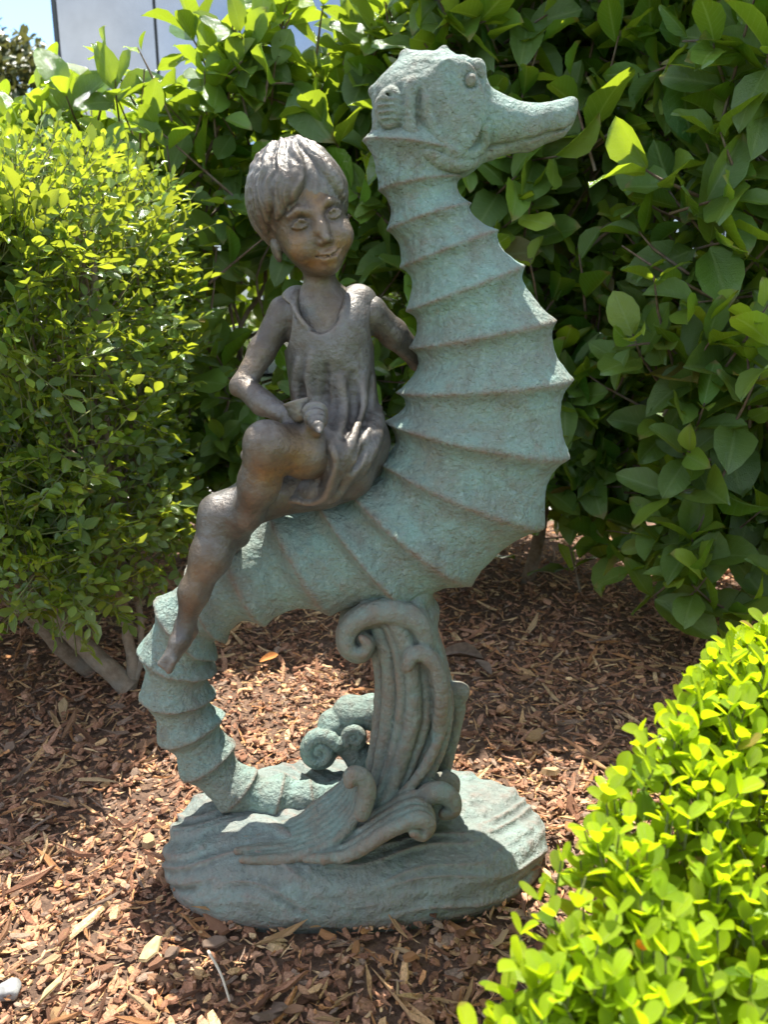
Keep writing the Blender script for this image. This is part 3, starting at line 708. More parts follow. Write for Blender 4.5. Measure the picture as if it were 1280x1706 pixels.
# second scroll on the right of the trunk, knob on the far right
for dy, r in ((-0.072, 10), (-0.056, 13), (-0.040, 12)):
    strand([(728, 1235, dy + 0.02), (736, 1170, dy), (728, 1115, dy), (705, 1088, dy), (684, 1094, dy), (680, 1112, dy - 0.004)], [r, r, r, r, r, r - 3], 0.004, 5)
strand([(735, 1300, 0.0), (752, 1230, 0.0), (762, 1180, 0.0), (756, 1154, -0.002), (770, 1150, -0.004), (768, 1166, -0.006)], [12, 12, 12, 14, 10, 7])
# skirts and curls at the foot
for k_ in range(8):                                                                            # fluted sheet of water at the left
    f = k_ / 7.0; dy = -0.112 + 0.062 * f
    strand([(404 - 4 * k_ + 10 * (k_ % 2), 1432 - 40 * f + 4 * sin(k_ * 2.1), dy - 0.004), (474 + 2 * k_, 1430 - 60 * f, dy), (548 - 3 * k_, 1408 - 66 * f, dy), (592 - 3 * k_, 1362 - 54 * f, dy + 0.012), (608 - 4 * k_, 1316 - 28 * f, dy + 0.02)], [6, 8.6, 8.6, 8, 7], 0.0014)
for k_, dy in enumerate((-0.118, -0.100, -0.084)):
    strand([(604, 1355 - 6 * k_, dy), (612, 1320, dy), (606, 1296, dy), (588, 1290, dy), (583, 1304, dy - 0.003)], [12, 12, 11, 11, 8], 0.0035)
for k_, (dv, dy) in enumerate(((13, -0.132), (2, -0.120), (-10, -0.106), (-22, -0.090))):                      # long curl sweeping right
    strand([(510 + 20 * k_, 1425 + dv * 0.5, dy), (580, 1412 + dv, dy), (640, 1376 + dv, dy), (690, 1352 + dv, dy), (714, 1366 + dv * 0.5, dy), (706, 1390, dy), (690, 1386, dy - 0.004)], [6, 9.5, 11.5, 12, 11, 9, 8], 0.002)
for k_, dy in enumerate((-0.088, -0.072, -0.055)):
    strand([(690, 1345, dy), (722, 1320, dy), (748, 1326, dy), (756, 1346, dy), (740, 1356, dy)], [13, 15, 14, 11, 8], 0.004)
strand([(700, 1330, -0.03), (735, 1300, -0.02), (755, 1302, -0.02), (757, 1318, -0.025)], [14, 13, 10, 7])
strand([(660, 1370, 0.03), (720, 1350, 0.04), (760, 1340, 0.03)], [20, 18, 12], 0.01)
V, F = Wv.mesh()
V = V + 0.0009 * np.stack([vnoise(V * 80), vnoise(V * 80 + 9), vnoise(V * 80 + 5)], 1)
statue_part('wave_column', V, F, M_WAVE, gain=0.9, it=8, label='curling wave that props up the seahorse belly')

# --- child figure
KX0, KX1 = P(235, 1000)[0], P(740, 500)[0]
lo = np.array([KX0 - 0.02, D0 - 0.185, P(280, 1135, -0.1)[2] - 0.015]); hi = np.array([P(800, 560)[0] + 0.02, D0 + 0.115, P(500, 235, -0.02)[2] + 0.02])
HS = 0.0017
K = Field(lo, hi, HS)
kq = lambda n: px(n, P(500, 700, -0.04))
# head frame
yaw, roll, nod = R(17), R(-19), R(4)
def rotm(ax, a):
    c, s = cos(a), sin(a)
    return np.array({'x': [[1, 0, 0], [0, c, -s], [0, s, c]], 'y': [[c, 0, s], [0, 1, 0], [-s, 0, c]], 'z': [[c, -s, 0], [s, c, 0], [0, 0, 1]]}[ax])
M0 = np.array([[1, 0, 0], [0, -1, 0], [0, 0, 1]]).T          # columns: right, forward (to camera), up
HM = rotm('y', roll) @ rotm('z', yaw) @ rotm('x', nod) @ M0
HC = P(513, 371, -0.028)
HSC = 0.88
hp = lambda x, y, z: HC + HM @ (HSC * np.array([x, y, z]))
HMr = HM.T                                                   # rows = local axes in world
def hell(f, c, r, k=0.008, sub=False): f.ell(hp(*c), np.array(r) * HSC, HMr, k * HSC, sub)
def hch(f, pts, rad, k=0.004, sub=False): f.chain([hp(*p) for p in pts], np.array(rad) * HSC, k * HSC, sub)
hell(K, (0, -0.010, 0.024), (0.0515, 0.062, 0.062))
hell(K, (0, 0.015, -0.018), (0.0425, 0.043, 0.048), 0.018)
hell(K, (0, 0.0375, -0.0530), (0.0150, 0.0160, 0.0150), 0.016)           # chin
for s in (-1, 1):
    hell(K, (s * 0.0260, 0.0360, -0.027), (0.0160, 0.0165, 0.0170), 0.012)    # cheeks
    hell(K, (s * 0.0485, -0.008, -0.018), (0.006, 0.012, 0.017), 0.004)   # ears
hch(K, [(0, 0.0525, 0.006), (0, 0.0580, -0.012), (0, 0.0650, -0.0262)], [0.0040, 0.0040, 0.0046], 0.011)
for s in (-1, 1):
    hell(K, (s * 0.0060, 0.0585, -0.0288), (0.0034, 0.0040, 0.0031), 0.003)
    hell(K, (s * 0.0222, 0.0625, -0.0012), (0.0125, 0.0100, 0.0075), 0.010, True)  # socket
    hell(K, (s * 0.0222, 0.0462, -0.0025), (0.0104, 0.0090, 0.0068), 0.003)        # eyeball
    up = [(s * 0.0125, 0.0528, -0.0030), (s * 0.0170, 0.0552, 0.0012), (s * 0.0222, 0.0554, 0.0028), (s * 0.0278, 0.0532, 0.0014), (s * 0.0322, 0.0490, -0.0022)]
    hch(K, up, [0.0008, 0.0012, 0.0014, 0.0013, 0.0010], 0.0022)
    dn = [(s * 0.0125, 0.0528, -0.0030), (s * 0.0172, 0.0542, -0.0062), (s * 0.0226, 0.0542, -0.0072), (s * 0.0280, 0.0522, -0.0060), (s * 0.0322, 0.0490, -0.0022)]
    hch(K, dn, [0.0007, 0.0008, 0.0008, 0.0008, 0.0007], 0.0022)
    hch(K, [(s * 0.0105, 0.0525, 0.0105), (s * 0.020, 0.0535, 0.0140), (s * 0.032, 0.0455, 0.0110)], [0.0010, 0.0012, 0.0010], 0.010)   # brow
    hell(K, (s * 0.0214, 0.0556, -0.0018), (0.0022, 0.0016, 0.0022), 0.001, True)   # iris
hch(K, [(-0.0165, 0.0470, -0.0415), (-0.0065, 0.0545, -0.0440), (0, 0.0560, -0.0446), (0.0065, 0.0545, -0.0440), (0.0165, 0.0470, -0.0415)], [0.0016, 0.0028, 0.0026, 0.0028, 0.0016], 0.004)
hch(K, [(-0.0140, 0.0475, -0.0440), (-0.0055, 0.0535, -0.0496), (0.0055, 0.0535, -0.0496), (0.0140, 0.0475, -0.0440)], [0.0016, 0.0035, 0.0035, 0.0016], 0.004)
hch(K, [(-0.0190, 0.0470, -0.0395), (-0.0075, 0.0566, -0.0462), (0.0075, 0.0566, -0.0462), (0.0190, 0.0470, -0.0395)], [0.0012, 0.0016, 0.0016, 0.0012], 0.0015, True)
# neck, torso
K.chain([hp(0, -0.004, -0.035), P(535, 482, -0.014), P(538, 520, -0.004)], [0.0205, 0.0172, 0.0225], 0.010)
K.chain([P(478, 522, -0.004), P(538, 512, -0.004), P(614, 520, -0.002)], [0.0195, 0.026, 0.0195], 0.014)
K.ell(P(548, 570, -0.008), (0.047, 0.034, 0.055), k=0.016)
K.ell(P(557, 650, -0.008), (0.045, 0.035, 0.055), k=0.02)
K.ell(P(562, 735, -0.008), (0.048, 0.036, 0.044), k=0.02)
# arm that holds the shells
K.chain([P(474, 524, -0.004), P(436, 586, -0.018), P(405, 642, -0.034)], [0.0190, 0.0152, 0.0130], 0.008)
K.chain([P(405, 642, -0.034), P(438, 672, -0.060), P(488, 697, -0.088)], [0.0138, 0.0140, 0.0090], 0.006)
K.cone(P(486, 697, -0.088), P(508, 706, -0.094), 0.0110, 0.0115, 0.005)
K.ell(P(392, 646, -0.036), (0.006, 0.006, 0.007), k=0.008)
for i, (u, v, dy) in enumerate(((520, 697, -0.112), (521, 706, -0.116), (519, 714, -0.113), (514, 721, -0.106))):
    b0 = P(500 + 3 * i, 700 + 4.5 * i, -0.098 - 0.002 * i)
    K.chain([b0, P(u - 4, v + 3, dy - 0.003), P(u + 14 - 2 * i, v + 5, dy - 0.004), P(u + 22 - 3 * i, v - 2, dy + 0.006)], [0.0058, 0.0052, 0.0047, 0.0040], 0.002)
K.chain([P(490, 692, -0.094), P(493, 683, -0.108), P(505, 682, -0.116)], [0.0065, 0.0055, 0.0042], 0.003)
# arm round the seahorse neck
K.chain([P(618, 524, 0.0), P(656, 556, 0.016), P(700, 600, 0.052)], [0.0195, 0.0165, 0.0140], 0.008)
K.chain([P(700, 600, 0.052), P(742, 575, 0.088), P(765, 560, 0.094)], [0.0150, 0.0120, 0.0095], 0.006)
for i in range(5): K.chain([P(765, 556 + 4 * i, 0.094), P(782, 548 + 6 * i, 0.096), P(795, 547 + 6 * i, 0.090)], [0.006, 0.005, 0.004], 0.002)
# crossed leg: thigh comes forward, shin drops over the other leg
K.chain([P(562, 765, -0.040), P(505, 752, -0.095), P(448, 742, -0.128)], [0.030, 0.0280, 0.0248], 0.012)
K.ell(P(441, 731, -0.132), (0.0195, 0.0185, 0.0185), k=0.010)
K.chain([P(446, 746, -0.128), P(432, 805, -0.118), P(412, 860, -0.100)], [0.0240, 0.0222, 0.0150], 0.010)
K.chain([P(412, 860, -0.100), P(395, 892, -0.070), P(385, 915, -0.040)], [0.0150, 0.013, 0.010], 0.010)
# hanging leg
K.chain([P(520, 812, -0.045), P(440, 824, -0.066), P(368, 856, -0.080)], [0.029, 0.0265, 0.0228], 0.016)
K.chain([P(366, 860, -0.083), P(352, 925, -0.092), P(324, 985, -0.096), P(309, 1042, -0.096)], [0.0222, 0.0212, 0.0155, 0.0110], 0.016)
K.chain([P(309, 1042, -0.096), P(299, 1068, -0.106), P(286, 1094, -0.114)], [0.0118, 0.0112, 0.0098], 0.006)
K.cone(P(314, 1050, -0.086), P(300, 1075, -0.098), 0.0120, 0.009, 0.008)
for i in range(5):
    f = i / 4.0; a_ = P(277 + 12 * f, 1093 + 6 * f, -0.117 - 0.003 * f); b_ = P(266 + 16 * f, 1106 + 11 * f, -0.120 - 0.002 * f); r_ = 0.0030 + 0.0012 * (i == 4)
    K.chain([a_, b_], [r_ + 0.0008, r_], 0.0012)
V, F = K.mesh()
V = V + 0.0005 * np.stack([vnoise(V * 95), vnoise(V * 95 + 9), vnoise(V * 95 + 5)], 1)
fz = (V - HC) @ HM / HSC
gold = 0.12 + 0.0 * V[:, 0]
def near(c, r): return np.exp(-(np.linalg.norm(V - c, axis=1) / r) ** 2)
for c_, r_, a_ in ((hp(-0.028, 0.045, -0.030), 0.022, 1.1), (hp(0.026, 0.045, -0.034), 0.016, 0.7), (hp(0, 0.05, 0.024), 0.026, 0.8), (hp(0, 0.045, -0.056), 0.016, 0.8), (P(490, 770, -0.12), 0.035, 1.0), (P(440, 790, -0.13), 0.030, 0.8), (P(330, 960, -0.11), 0.030, 0.6), (P(425, 620, -0.04), 0.025, 0.5), (P(535, 520, -0.03), 0.03, 0.5)): gold = gold + a_ * (1.5 if r_ < 0.027 else 0.75) * near(c_, r_)
kid = statue_part('child_figure', V, F, M_SKIN, gain=0.5, it=8, extra={'gold': np.clip(gold, 0, 1.3)}, label='bronze child sitting side-saddle with one leg crossed, head tilted, smiling')

# hair: cap plus many locks from the crown
lo = HC - 0.105; hi = HC + 0.105
Hf = Field(lo, hi, 0.0013)
hell(Hf, (0, -0.013, 0.029), (0.0560, 0.066, 0.0660))
hell(Hf, (0.006, 0.078, -0.046), (0.046, 0.062, 0.074), 0.006, True)
hell(Hf, (0, 0.02, -0.085), (0.08, 0.09, 0.05), 0.006, True)
g = np.random.default_rng(21)
CR = unit(np.array([0.06, -0.18, 1.0])); HC0 = np.array([0, -0.013, 0.029]); HR0 = np.array([0.0560, 0.066, 0.0660])
def lock(phi, zend, sweep, lift, r):
    f = np.array([sin(phi), cos(phi), 0.0]); e = unit(np.array([f[0], f[1], zend])); pts = []
    for t in np.linspace(0, 1, 14):
        w_ = unit(CR * (1 - t) + e * t + 0.30 * f * sin(pi * t)); a_ = sweep * t * t
        w_ = np.array([w_[0] * cos(a_) - w_[1] * sin(a_), w_[0] * sin(a_) + w_[1] * cos(a_), w_[2]])
        pts.append(HC0 + w_ * HR0 * (0.985 + lift * (0.25 + 0.9 * t)))
    rad = r * np.interp(np.linspace(0, 1, 14), [0, 0.25, 0.6, 0.8, 0.94, 1], [0.5, 0.85, 1.1, 1.05, 0.7, 0.35])
    hch(Hf, pts, rad, 0.0045)
NL = 34
for k_ in range(NL):
    phi = -pi + 2 * pi * (k_ + g.normal() * 0.45) / NL; a_ = abs(phi); fr = a_ < R(52)
    if fr: ze = -0.14 + 0.36 * math.exp(-((phi - 0.26) / 0.13) ** 2) + g.normal() * 0.09
    elif a_ < R(100): ze = -0.52 + g.normal() * 0.14 + 0.42 * max(0, (R(70) - a_) / R(18))
    else: ze = -0.80 + g.normal() * 0.12
    lock(phi, ze, (0.50 if phi < 0.24 else -0.40) * (1 if fr else 0.4) + g.normal() * 0.12, 0.0 + g.random() * 0.05, 0.0050 + 0.0022 * g.random())
for phi, ze, sw in ((-0.55, -0.02, 0.45), (-0.25, 0.02, 0.5), (0.02, 0.06, 0.35), (0.55, 0.02, -0.4), (0.8, -0.15, -0.3), (-0.95, -0.3, 0.35), (-1.35, -0.55, 0.2)):
    lock(phi, ze - 0.06, sw, 0.055, 0.0056)
V, F = Hf.mesh()
Lc = (V - HC) @ HM / HSC - HC0; dl = unit(Lc / HR0); ax1 = unit(np.cross(CR, [0, 1, 0])); ax2 = np.cross(ax1, CR)
al = np.arctan2(dl @ ax2, dl @ ax1); be_ = np.arccos(np.clip(dl @ CR, -1, 1)); al2 = al + 0.35 * be_ * np.sin(al + 1) + 0.12 * vnoise(dl * 3)
st1 = vnoise(np.stack([np.cos(al2) * 7, np.sin(al2) * 7, be_ * 1.1], 1)); st2 = vnoise(np.stack([np.cos(al2) * 25 + 5, np.sin(al2) * 25, be_ * 1.6], 1))
strand_d = 0.0017 * (1 - 2 * np.abs(st1)) + 0.0013 * st2
V = V + (dl @ HM.T) * (strand_d * np.clip(be_ / 0.35, 0.15, 1))[:, None]
statue_part('hair', V, F, M_HAIR, kid, gain=0.9, it=8)

# dress
lo = np.array([P(380, 900)[0], D0 - 0.15, P(540, 860, -0.1)[2]]); hi = np.array([P(670, 500)[0], D0 + 0.075, P(540, 460, -0.02)[2]])
Df = Field(lo, hi, 0.0017)
Df.chain([P(497, 508, -0.004), P(520, 540, -0.010), P(548, 575, -0.010), P(575, 540, -0.010), P(597, 506, -0.002)], [0.0225, 0.030, 0.036, 0.030, 0.0225], 0.016)
Df.ell(P(548, 580, -0.008), (0.0520, 0.0390, 0.058), k=0.014)
Df.ell(P(556, 655, -0.008), (0.0520, 0.0405, 0.062), k=0.02)
Df.ell(P(567, 722, -0.010), (0.0545, 0.042, 0.052), k=0.02)
Df.chain([P(585, 735, -0.038), P(562, 756, -0.070)], [0.0385, 0.0365], 0.014)                                    # over the thigh
Df.chain([P(596, 740, -0.025), P(578, 790, -0.050), P(550, 826, -0.072)], [0.038, 0.028, 0.011], 0.014)          # skirt hanging
Df.chain([P(560, 775, -0.055), P(535, 815, -0.070), P(480, 832, -0.070)], [0.028, 0.020, 0.012], 0.012)
Df.chain([P(580, 790, -0.03), P(520, 825, -0.045), P(450, 835, -0.045)], [0.030, 0.024, 0.018], 0.012)
Df.chain([P(600, 760, 0.0), P(480, 765, 0.02), P(412, 758, 0.012)], [0.034, 0.024, 0.009], 0.014)
# folds
ups = [([(606, 630), (602, 690), (584, 735), (560, 790), (546, 832)], 4.5), ([(520, 590), (514, 645), (522, 692)], 3.4),
       ([(636, 680), (626, 735), (606, 785)], 4.4), ([(566, 630), (574, 685), (566, 735)], 3.2), ([(540, 712), (556, 745), (552, 790), (540, 832)], 4.0), ([(498, 600), (493, 650), (498, 690)], 3.0), ([(590, 770), (570, 810), (552, 832)], 3.5)]
dns = [([(620, 625), (616, 680), (598, 735)], 3.0), ([(542, 610), (542, 670), (556, 712)], 2.6), ([(588, 625), (590, 690), (572, 730)], 2.6), ([(610, 740), (588, 785)], 2.6), ([(506, 640), (508, 680)], 2.2)]
ups = [(catmull([Df.surf(u, v, 0.0008) for u, v in pts], 4), r) for pts, r in ups]; dns = [(catmull([Df.surf(u, v, 0.0) for u, v in pts], 4), r) for pts, r in dns]
for cpt, r in ups: Df.chain(cpt + np.array([0, kq(r) * 0.45, 0]), kq(r * 0.42) * np.sin(np.linspace(0.15, pi - 0.15, len(cpt))) ** 0.7, 0.012)
for cpt, r in dns: Df.chain(cpt, kq(r * 0.45) * np.sin(np.linspace(0.2, pi - 0.2, len(cpt))), 0.010, True)
# openings
Df.ell(P(533, 498, -0.040), (0.0265, 0.050, 0.0375), k=0.003, sub=True)
Df.cone(P(450, 530, -0.01), P(466, 540, -0.01), 0.026, 0.030, 0.004, True)
Df.cone(P(650, 540, 0.005), P(638, 540, 0.0), 0.026, 0.028, 0.004, True)
hem = [Df.surf(u, v, 0.001) for u, v in ((536, 722), (552, 745), (560, 770), (552, 802), (540, 830), (516, 838), (486, 834), (458, 838))]
cpt = catmull(hem, 4); Df.chain(cpt, [kq(3.2)] * len(cpt), 0.005)
nk = [P(489, 497, -0.018)] + [Df.surf(u, v, 0.0005) for u, v in ((495, 522), (511, 545), (532, 554), (553, 545), (571, 520))] + [P(577, 492, -0.018)]
cpt = catmull(nk, 4); Df.chain(cpt, [kq(3.0)] * len(cpt), 0.003)
V, F = Df.mesh()
V = V + 0.0008 * np.stack([vnoise(V * 60), vnoise(V * 60 + 9), vnoise(V * 60 + 5)], 1)
statue_part('dress', V, F, M_DRESS, kid, gain=0.9, it=8)

# the two shells in the lap
def lathe_along(a, b, prof, seg=28, wav=0):
    a, b = np.asarray(a), np.asarray(b); T = unit(b - a); A = unit(np.cross(T, [0.2, 0.3, 0.9])); B = np.cross(T, A); L = np.linalg.norm(b - a)
    th = np.linspace(0, 2 * pi, seg, endpoint=False); prof = np.array(prof)
    rings = [a + T * L * t + r * (np.cos(th)[:, None] * A + np.sin(th)[:, None] * B) * (1 + wav * np.sin(th[:, None] + 20 * t)) for t, r in prof]
    return np.vstack(rings), grid_faces(len(prof), seg)
r0 = kq(19)
V, F = lathe_along(P(504, 702, -0.112), P(494, 668, -0.108), [(0, 0.001), (0.02, r0 * 0.5), (0.2, r0 * 0.78), (0.35, r0 * 0.82), (0.5, r0 * 0.92), (0.65, r0 * 0.95), (0.8, r0 * 1.02), (0.95, r0 * 1.12), (1.0, r0 * 1.1), (0.97, r0 * 0.95), (0.75, r0 * 0.75), (0.7, 0.001)])
statue_part('shell', V, F, M_DRESS, kid, it=3)
prof = []
for t in np.linspace(0, 1, 60):
    env = r0 * 1.22 * (1 - t) ** 0.6 * min(1, (t + 0.03) * 7) ** 0.5; prof.append((t, max(env * (1 - 0.13 * abs(sin(t * 5.2 * pi)) ** 2), 0.0005)))
V, F = lathe_along(P(522, 682, -0.112), P(533, 722, -0.150), prof, 32, 0.05)
statue_part('shell', V, F, M_DRESS, kid, it=3)

# ------------------------------------------------------------------ PLANTS
FA = (0.6, 0.6, 3.0, 0.8, 0.15, 1.6)
def shear_left(p):
    q_ = p.copy(); q_[:, 2] += np.where(q_[:, 2] > 0.6, (q_[:, 0] + 0.75) * 0.24, 0); return q_
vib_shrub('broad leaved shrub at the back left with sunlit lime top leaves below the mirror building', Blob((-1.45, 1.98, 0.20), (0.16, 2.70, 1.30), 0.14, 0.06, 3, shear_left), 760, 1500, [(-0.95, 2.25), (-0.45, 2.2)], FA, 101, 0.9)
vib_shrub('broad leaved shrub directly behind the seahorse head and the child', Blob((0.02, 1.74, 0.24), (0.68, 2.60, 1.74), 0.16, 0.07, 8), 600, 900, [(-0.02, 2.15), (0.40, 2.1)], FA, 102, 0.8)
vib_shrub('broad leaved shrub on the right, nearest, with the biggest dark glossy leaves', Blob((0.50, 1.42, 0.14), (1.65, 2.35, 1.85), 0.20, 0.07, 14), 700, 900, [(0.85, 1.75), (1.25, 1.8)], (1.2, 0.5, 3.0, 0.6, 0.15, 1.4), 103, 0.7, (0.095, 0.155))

def murraya():
    g = np.random.default_rng(44); lv = Leaves(); tw = []
    blob = Blob((-1.45, 1.19, 0.19), (-0.455, 1.92, 0.99), 0.17, 0.07, 5)
    N = 4300; pts, nr = blob.sample(N, (0.2, 1.5, 3.0, 0.5, 0.35, 2.0), g); ins = g.exponential(0.035, N) + (g.random(N) < 0.3) * g.random(N) * 0.2; pts = pts - nr * ins[:, None]
    for p, nn, i_ in zip(pts, nr, ins):
        top = nn[2] > 0.45; out = i_ < 0.02
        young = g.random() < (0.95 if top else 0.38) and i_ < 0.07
        a = unit(nn * 0.8 + np.array([0, 0, 0.55]) + g.normal(size=3) * 0.5); side, up = perp(a, g)
        up = unit(np.array([0, 0, 0.7]) + nn * 0.5 + g.normal(size=3) * 0.35 - a * 0.2); side = unit(np.cross(up, a)); up = np.cross(a, side)
        nl = g.integers(5, 9); rl = g.uniform(0.045, 0.085) * (1.15 if out and young else 1)
        S = g.uniform(0.0160, 0.0235) * (0.9 if young else 1.22)
        tw.append(tube(np.array([p - a * rl * 0.8, p, p + a * rl * 0.9]), (0.0016, 0.0012, 0.0007), 3))
        for k in range(nl):
            f = k / (nl - 1); s_ = 1 if k % 2 else -1
            d = a * (0.55 + 0.6 * (k == nl - 1)) + side * s_ * (0.85 if k < nl - 1 else 0.0) + g.normal(size=3) * 0.15
            L = S * (0.75 + 0.5 * f) * g.uniform(0.85, 1.15)
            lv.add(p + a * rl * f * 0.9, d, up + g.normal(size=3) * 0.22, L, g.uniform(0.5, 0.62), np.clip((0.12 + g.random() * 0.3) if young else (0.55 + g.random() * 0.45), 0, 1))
    NF = 1500; fp, fn = blob.sample(NF, (0.2, 1.2, 3, 0.5, 0.5, 1.5), g); fp = fp - fn * g.uniform(0.07, 0.30, NF)[:, None]
    for p, nn in zip(fp, fn):
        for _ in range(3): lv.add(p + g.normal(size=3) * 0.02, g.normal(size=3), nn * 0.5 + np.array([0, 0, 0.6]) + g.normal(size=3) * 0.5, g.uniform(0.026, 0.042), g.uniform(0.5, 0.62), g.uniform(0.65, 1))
    root = empty('small_leaved_bush', (-0.62, 1.45, 0), 'small leaved bush on the left with thick bare stems and yellow green tips', 'shrub'); loc = np.array(root.location)
    feet = [([G(218, 1150), P(150, 1085, Y=1.46), P(105, 1035, Y=1.48), P(60, 940, Y=1.50), P(20, 800, Y=1.50), P(-40, 500, Y=1.52)], 0.022), ([G(150, 1118), P(110, 1085, Y=1.50), P(60, 1035, Y=1.47), P(0, 985, Y=1.45), P(-90, 900, Y=1.46)], 0.019),
            ([G(214, 1152), P(222, 1100, Y=1.47), P(205, 1000, Y=1.5), P(180, 800, Y=1.5), P(165, 560, Y=1.45), P(150, 400, Y=1.5)], 0.013), ([G(222, 1148), P(236, 1085, Y=1.48), P(230, 1000, Y=1.52), P(205, 850, Y=1.55), P(190, 700, Y=1.55)], 0.008)]
    for pp, r in feet:
        c = catmull(np.array(pp) - loc, 6); c[:, :] += 0.004 * np.stack([vnoise(c * 30), vnoise(c * 30 + 4), vnoise(c * 30 + 8)], 1)
        V, F = tube(c, np.linspace(r, r * 0.45, len(c)) * (1 + 0.10 * vnoise(c * 40)), 12); link('stem', mk_mesh('stem', V, F, M_BARK), root)
    parts = []
    for _ in range(70):
        k = g.integers(N); tip = pts[k]; k2 = g.integers(len(feet)); c = feet[k2][0]; st_ = c[g.integers(2, len(c))]
        parts.append(bough(np.array(st_), tip - nr[k] * 0.03, 0.02, 0.006, 0.002, 6, g, 0.02, 5))
    V, F = join(parts); link('branch', mk_mesh('branch', V - loc, F, M_TWIG), root)
    V, F = join(tw); tag(link('twigs', mk_mesh('twigs', V - loc, F, M_GTWIG), root), kind='stuff')
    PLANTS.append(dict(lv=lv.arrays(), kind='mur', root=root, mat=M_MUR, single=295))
murraya()

def box_hedge():
    g = np.random.default_rng(77); lv = Leaves(); tw = []
    edge = np.array([(0.01, 0.05), (0.025, 0.30), (0.045, 0.36), (0.105, 0.44), (0.20, 0.55), (0.285, 0.615), (0.40, 0.72), (0.62, 0.92), (0.9, 1.15)])   # left / far rim of the clipped top, x from y
    def rim_x(y): return np.interp(y, edge[:, 1], edge[:, 0])
    pts, nrs = [], []
    N = 4200
    while len(pts) < N:
        y = g.uniform(0.03, 1.05); t = g.random()
        rx = rim_x(y)
        if t < 0.66:
            x = rx + g.random() ** 1.25 * 0.62
            if x > 0.95: continue
            dist = x - rx; zt = 0.375 + 0.52 * np.clip(y - 0.33, 0, 0.45); rd = 0.07
            z = zt - (max(0, rd - dist) ** 2) / rd * 0.8 + 0.014 * vnoise(np.array([x * 14, y * 14, 1.0])); nn = np.array([-0.8 * max(0, rd - dist) / rd, 0.5 * max(0, rd - dist) / rd, 1.0])
        else:
            z = g.uniform(0.03, 0.34); x = rx + 0.012 * vnoise(np.array([y * 14, z * 14, 2.0])) + 0.01; nn = np.array([-0.9, 0.55, 0.25])
        pts.append((x, y, z)); nrs.append(nn)
    pts = np.array(pts); nrs = unit(np.array(nrs)); pts -= nrs * (g.exponential(0.012, N) + (g.random(N) < 0.3) * g.random(N) * 0.05)[:, None]
    for p, nn in zip(pts, nrs):
        a = unit(nn * 0.55 + np.array([0, 0, 0.85]) + g.normal(size=3) * 0.26); e1, e2 = perp(a, g); ln = g.uniform(0.022, 0.05); S = g.uniform(0.0155, 0.0225); ph = g.random() * pi
        tw.append(tube(np.array([p - a * ln * 1.5, p - a * ln * 0.5, p]), (0.0012, 0.001, 0.0006), 3)); npair = g.integers(3, 6)
        for k in range(npair):
            f = k / (npair - 1); ph += pi / 2 + g.normal() * 0.15
            for s_ in (0, pi):
                if g.random() < 0.06: continue
                rad = e1 * cos(ph + s_) + e2 * sin(ph + s_); be = R(74 - 30 * f + g.normal() * 9)
                lv.add(p - a * ln * (1 - f), a * cos(be) + rad * sin(be), a * sin(be) - rad * cos(be) + g.normal(size=3) * 0.15, S * (1.05 - 0.25 * f) * g.uniform(0.85, 1.15), g.uniform(0.56, 0.70), np.clip(0.75 - 0.60 * f + g.normal() * 0.20, 0, 1))
    NF = 2200
    for _ in range(NF):
        y = g.uniform(0.03, 1.05); x = rim_x(y) + 0.03 + g.random() * 0.5; z = 0.35 - g.exponential(0.04) + 0.52 * np.clip(y - 0.33, 0, 0.45)
        lv.add(np.array([x, y, z]), g.normal(size=3), np.array([0, 0, 1]) + g.normal(size=3) * 0.5, g.uniform(0.015, 0.022), g.uniform(0.55, 0.7), g.uniform(0.6, 1))
    root = empty('box_hedge', (0.45, 0.50, 0), 'low clipped box hedge in the right foreground with bright yellow green leaves', 'hedge'); loc = np.array(root.location)
    for k in range(7):
        fx, fy = 0.25 + 0.09 * k, 0.25 + 0.1 * k; parts = []
        for _ in range(9):
            tip = pts[np.argmin(np.linalg.norm(pts[:, :2] - (np.array([fx, fy]) + g.normal(size=2) * 0.12), axis=1))]
            parts.append(bough(np.array([fx, fy, -0.02]), tip - np.array([0, 0, 0.03]), 0, 0.006, 0.0018, 6, g, 0.02, 5))
        V, F = join(parts); link('stem', mk_mesh('stem', V - loc, F, M_TWIG), root)
    V, F = join(tw); tag(link('twigs', mk_mesh('twigs', V - loc, F, M_GTWIG), root), kind='stuff')
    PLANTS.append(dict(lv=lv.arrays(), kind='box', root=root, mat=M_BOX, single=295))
box_hedge()

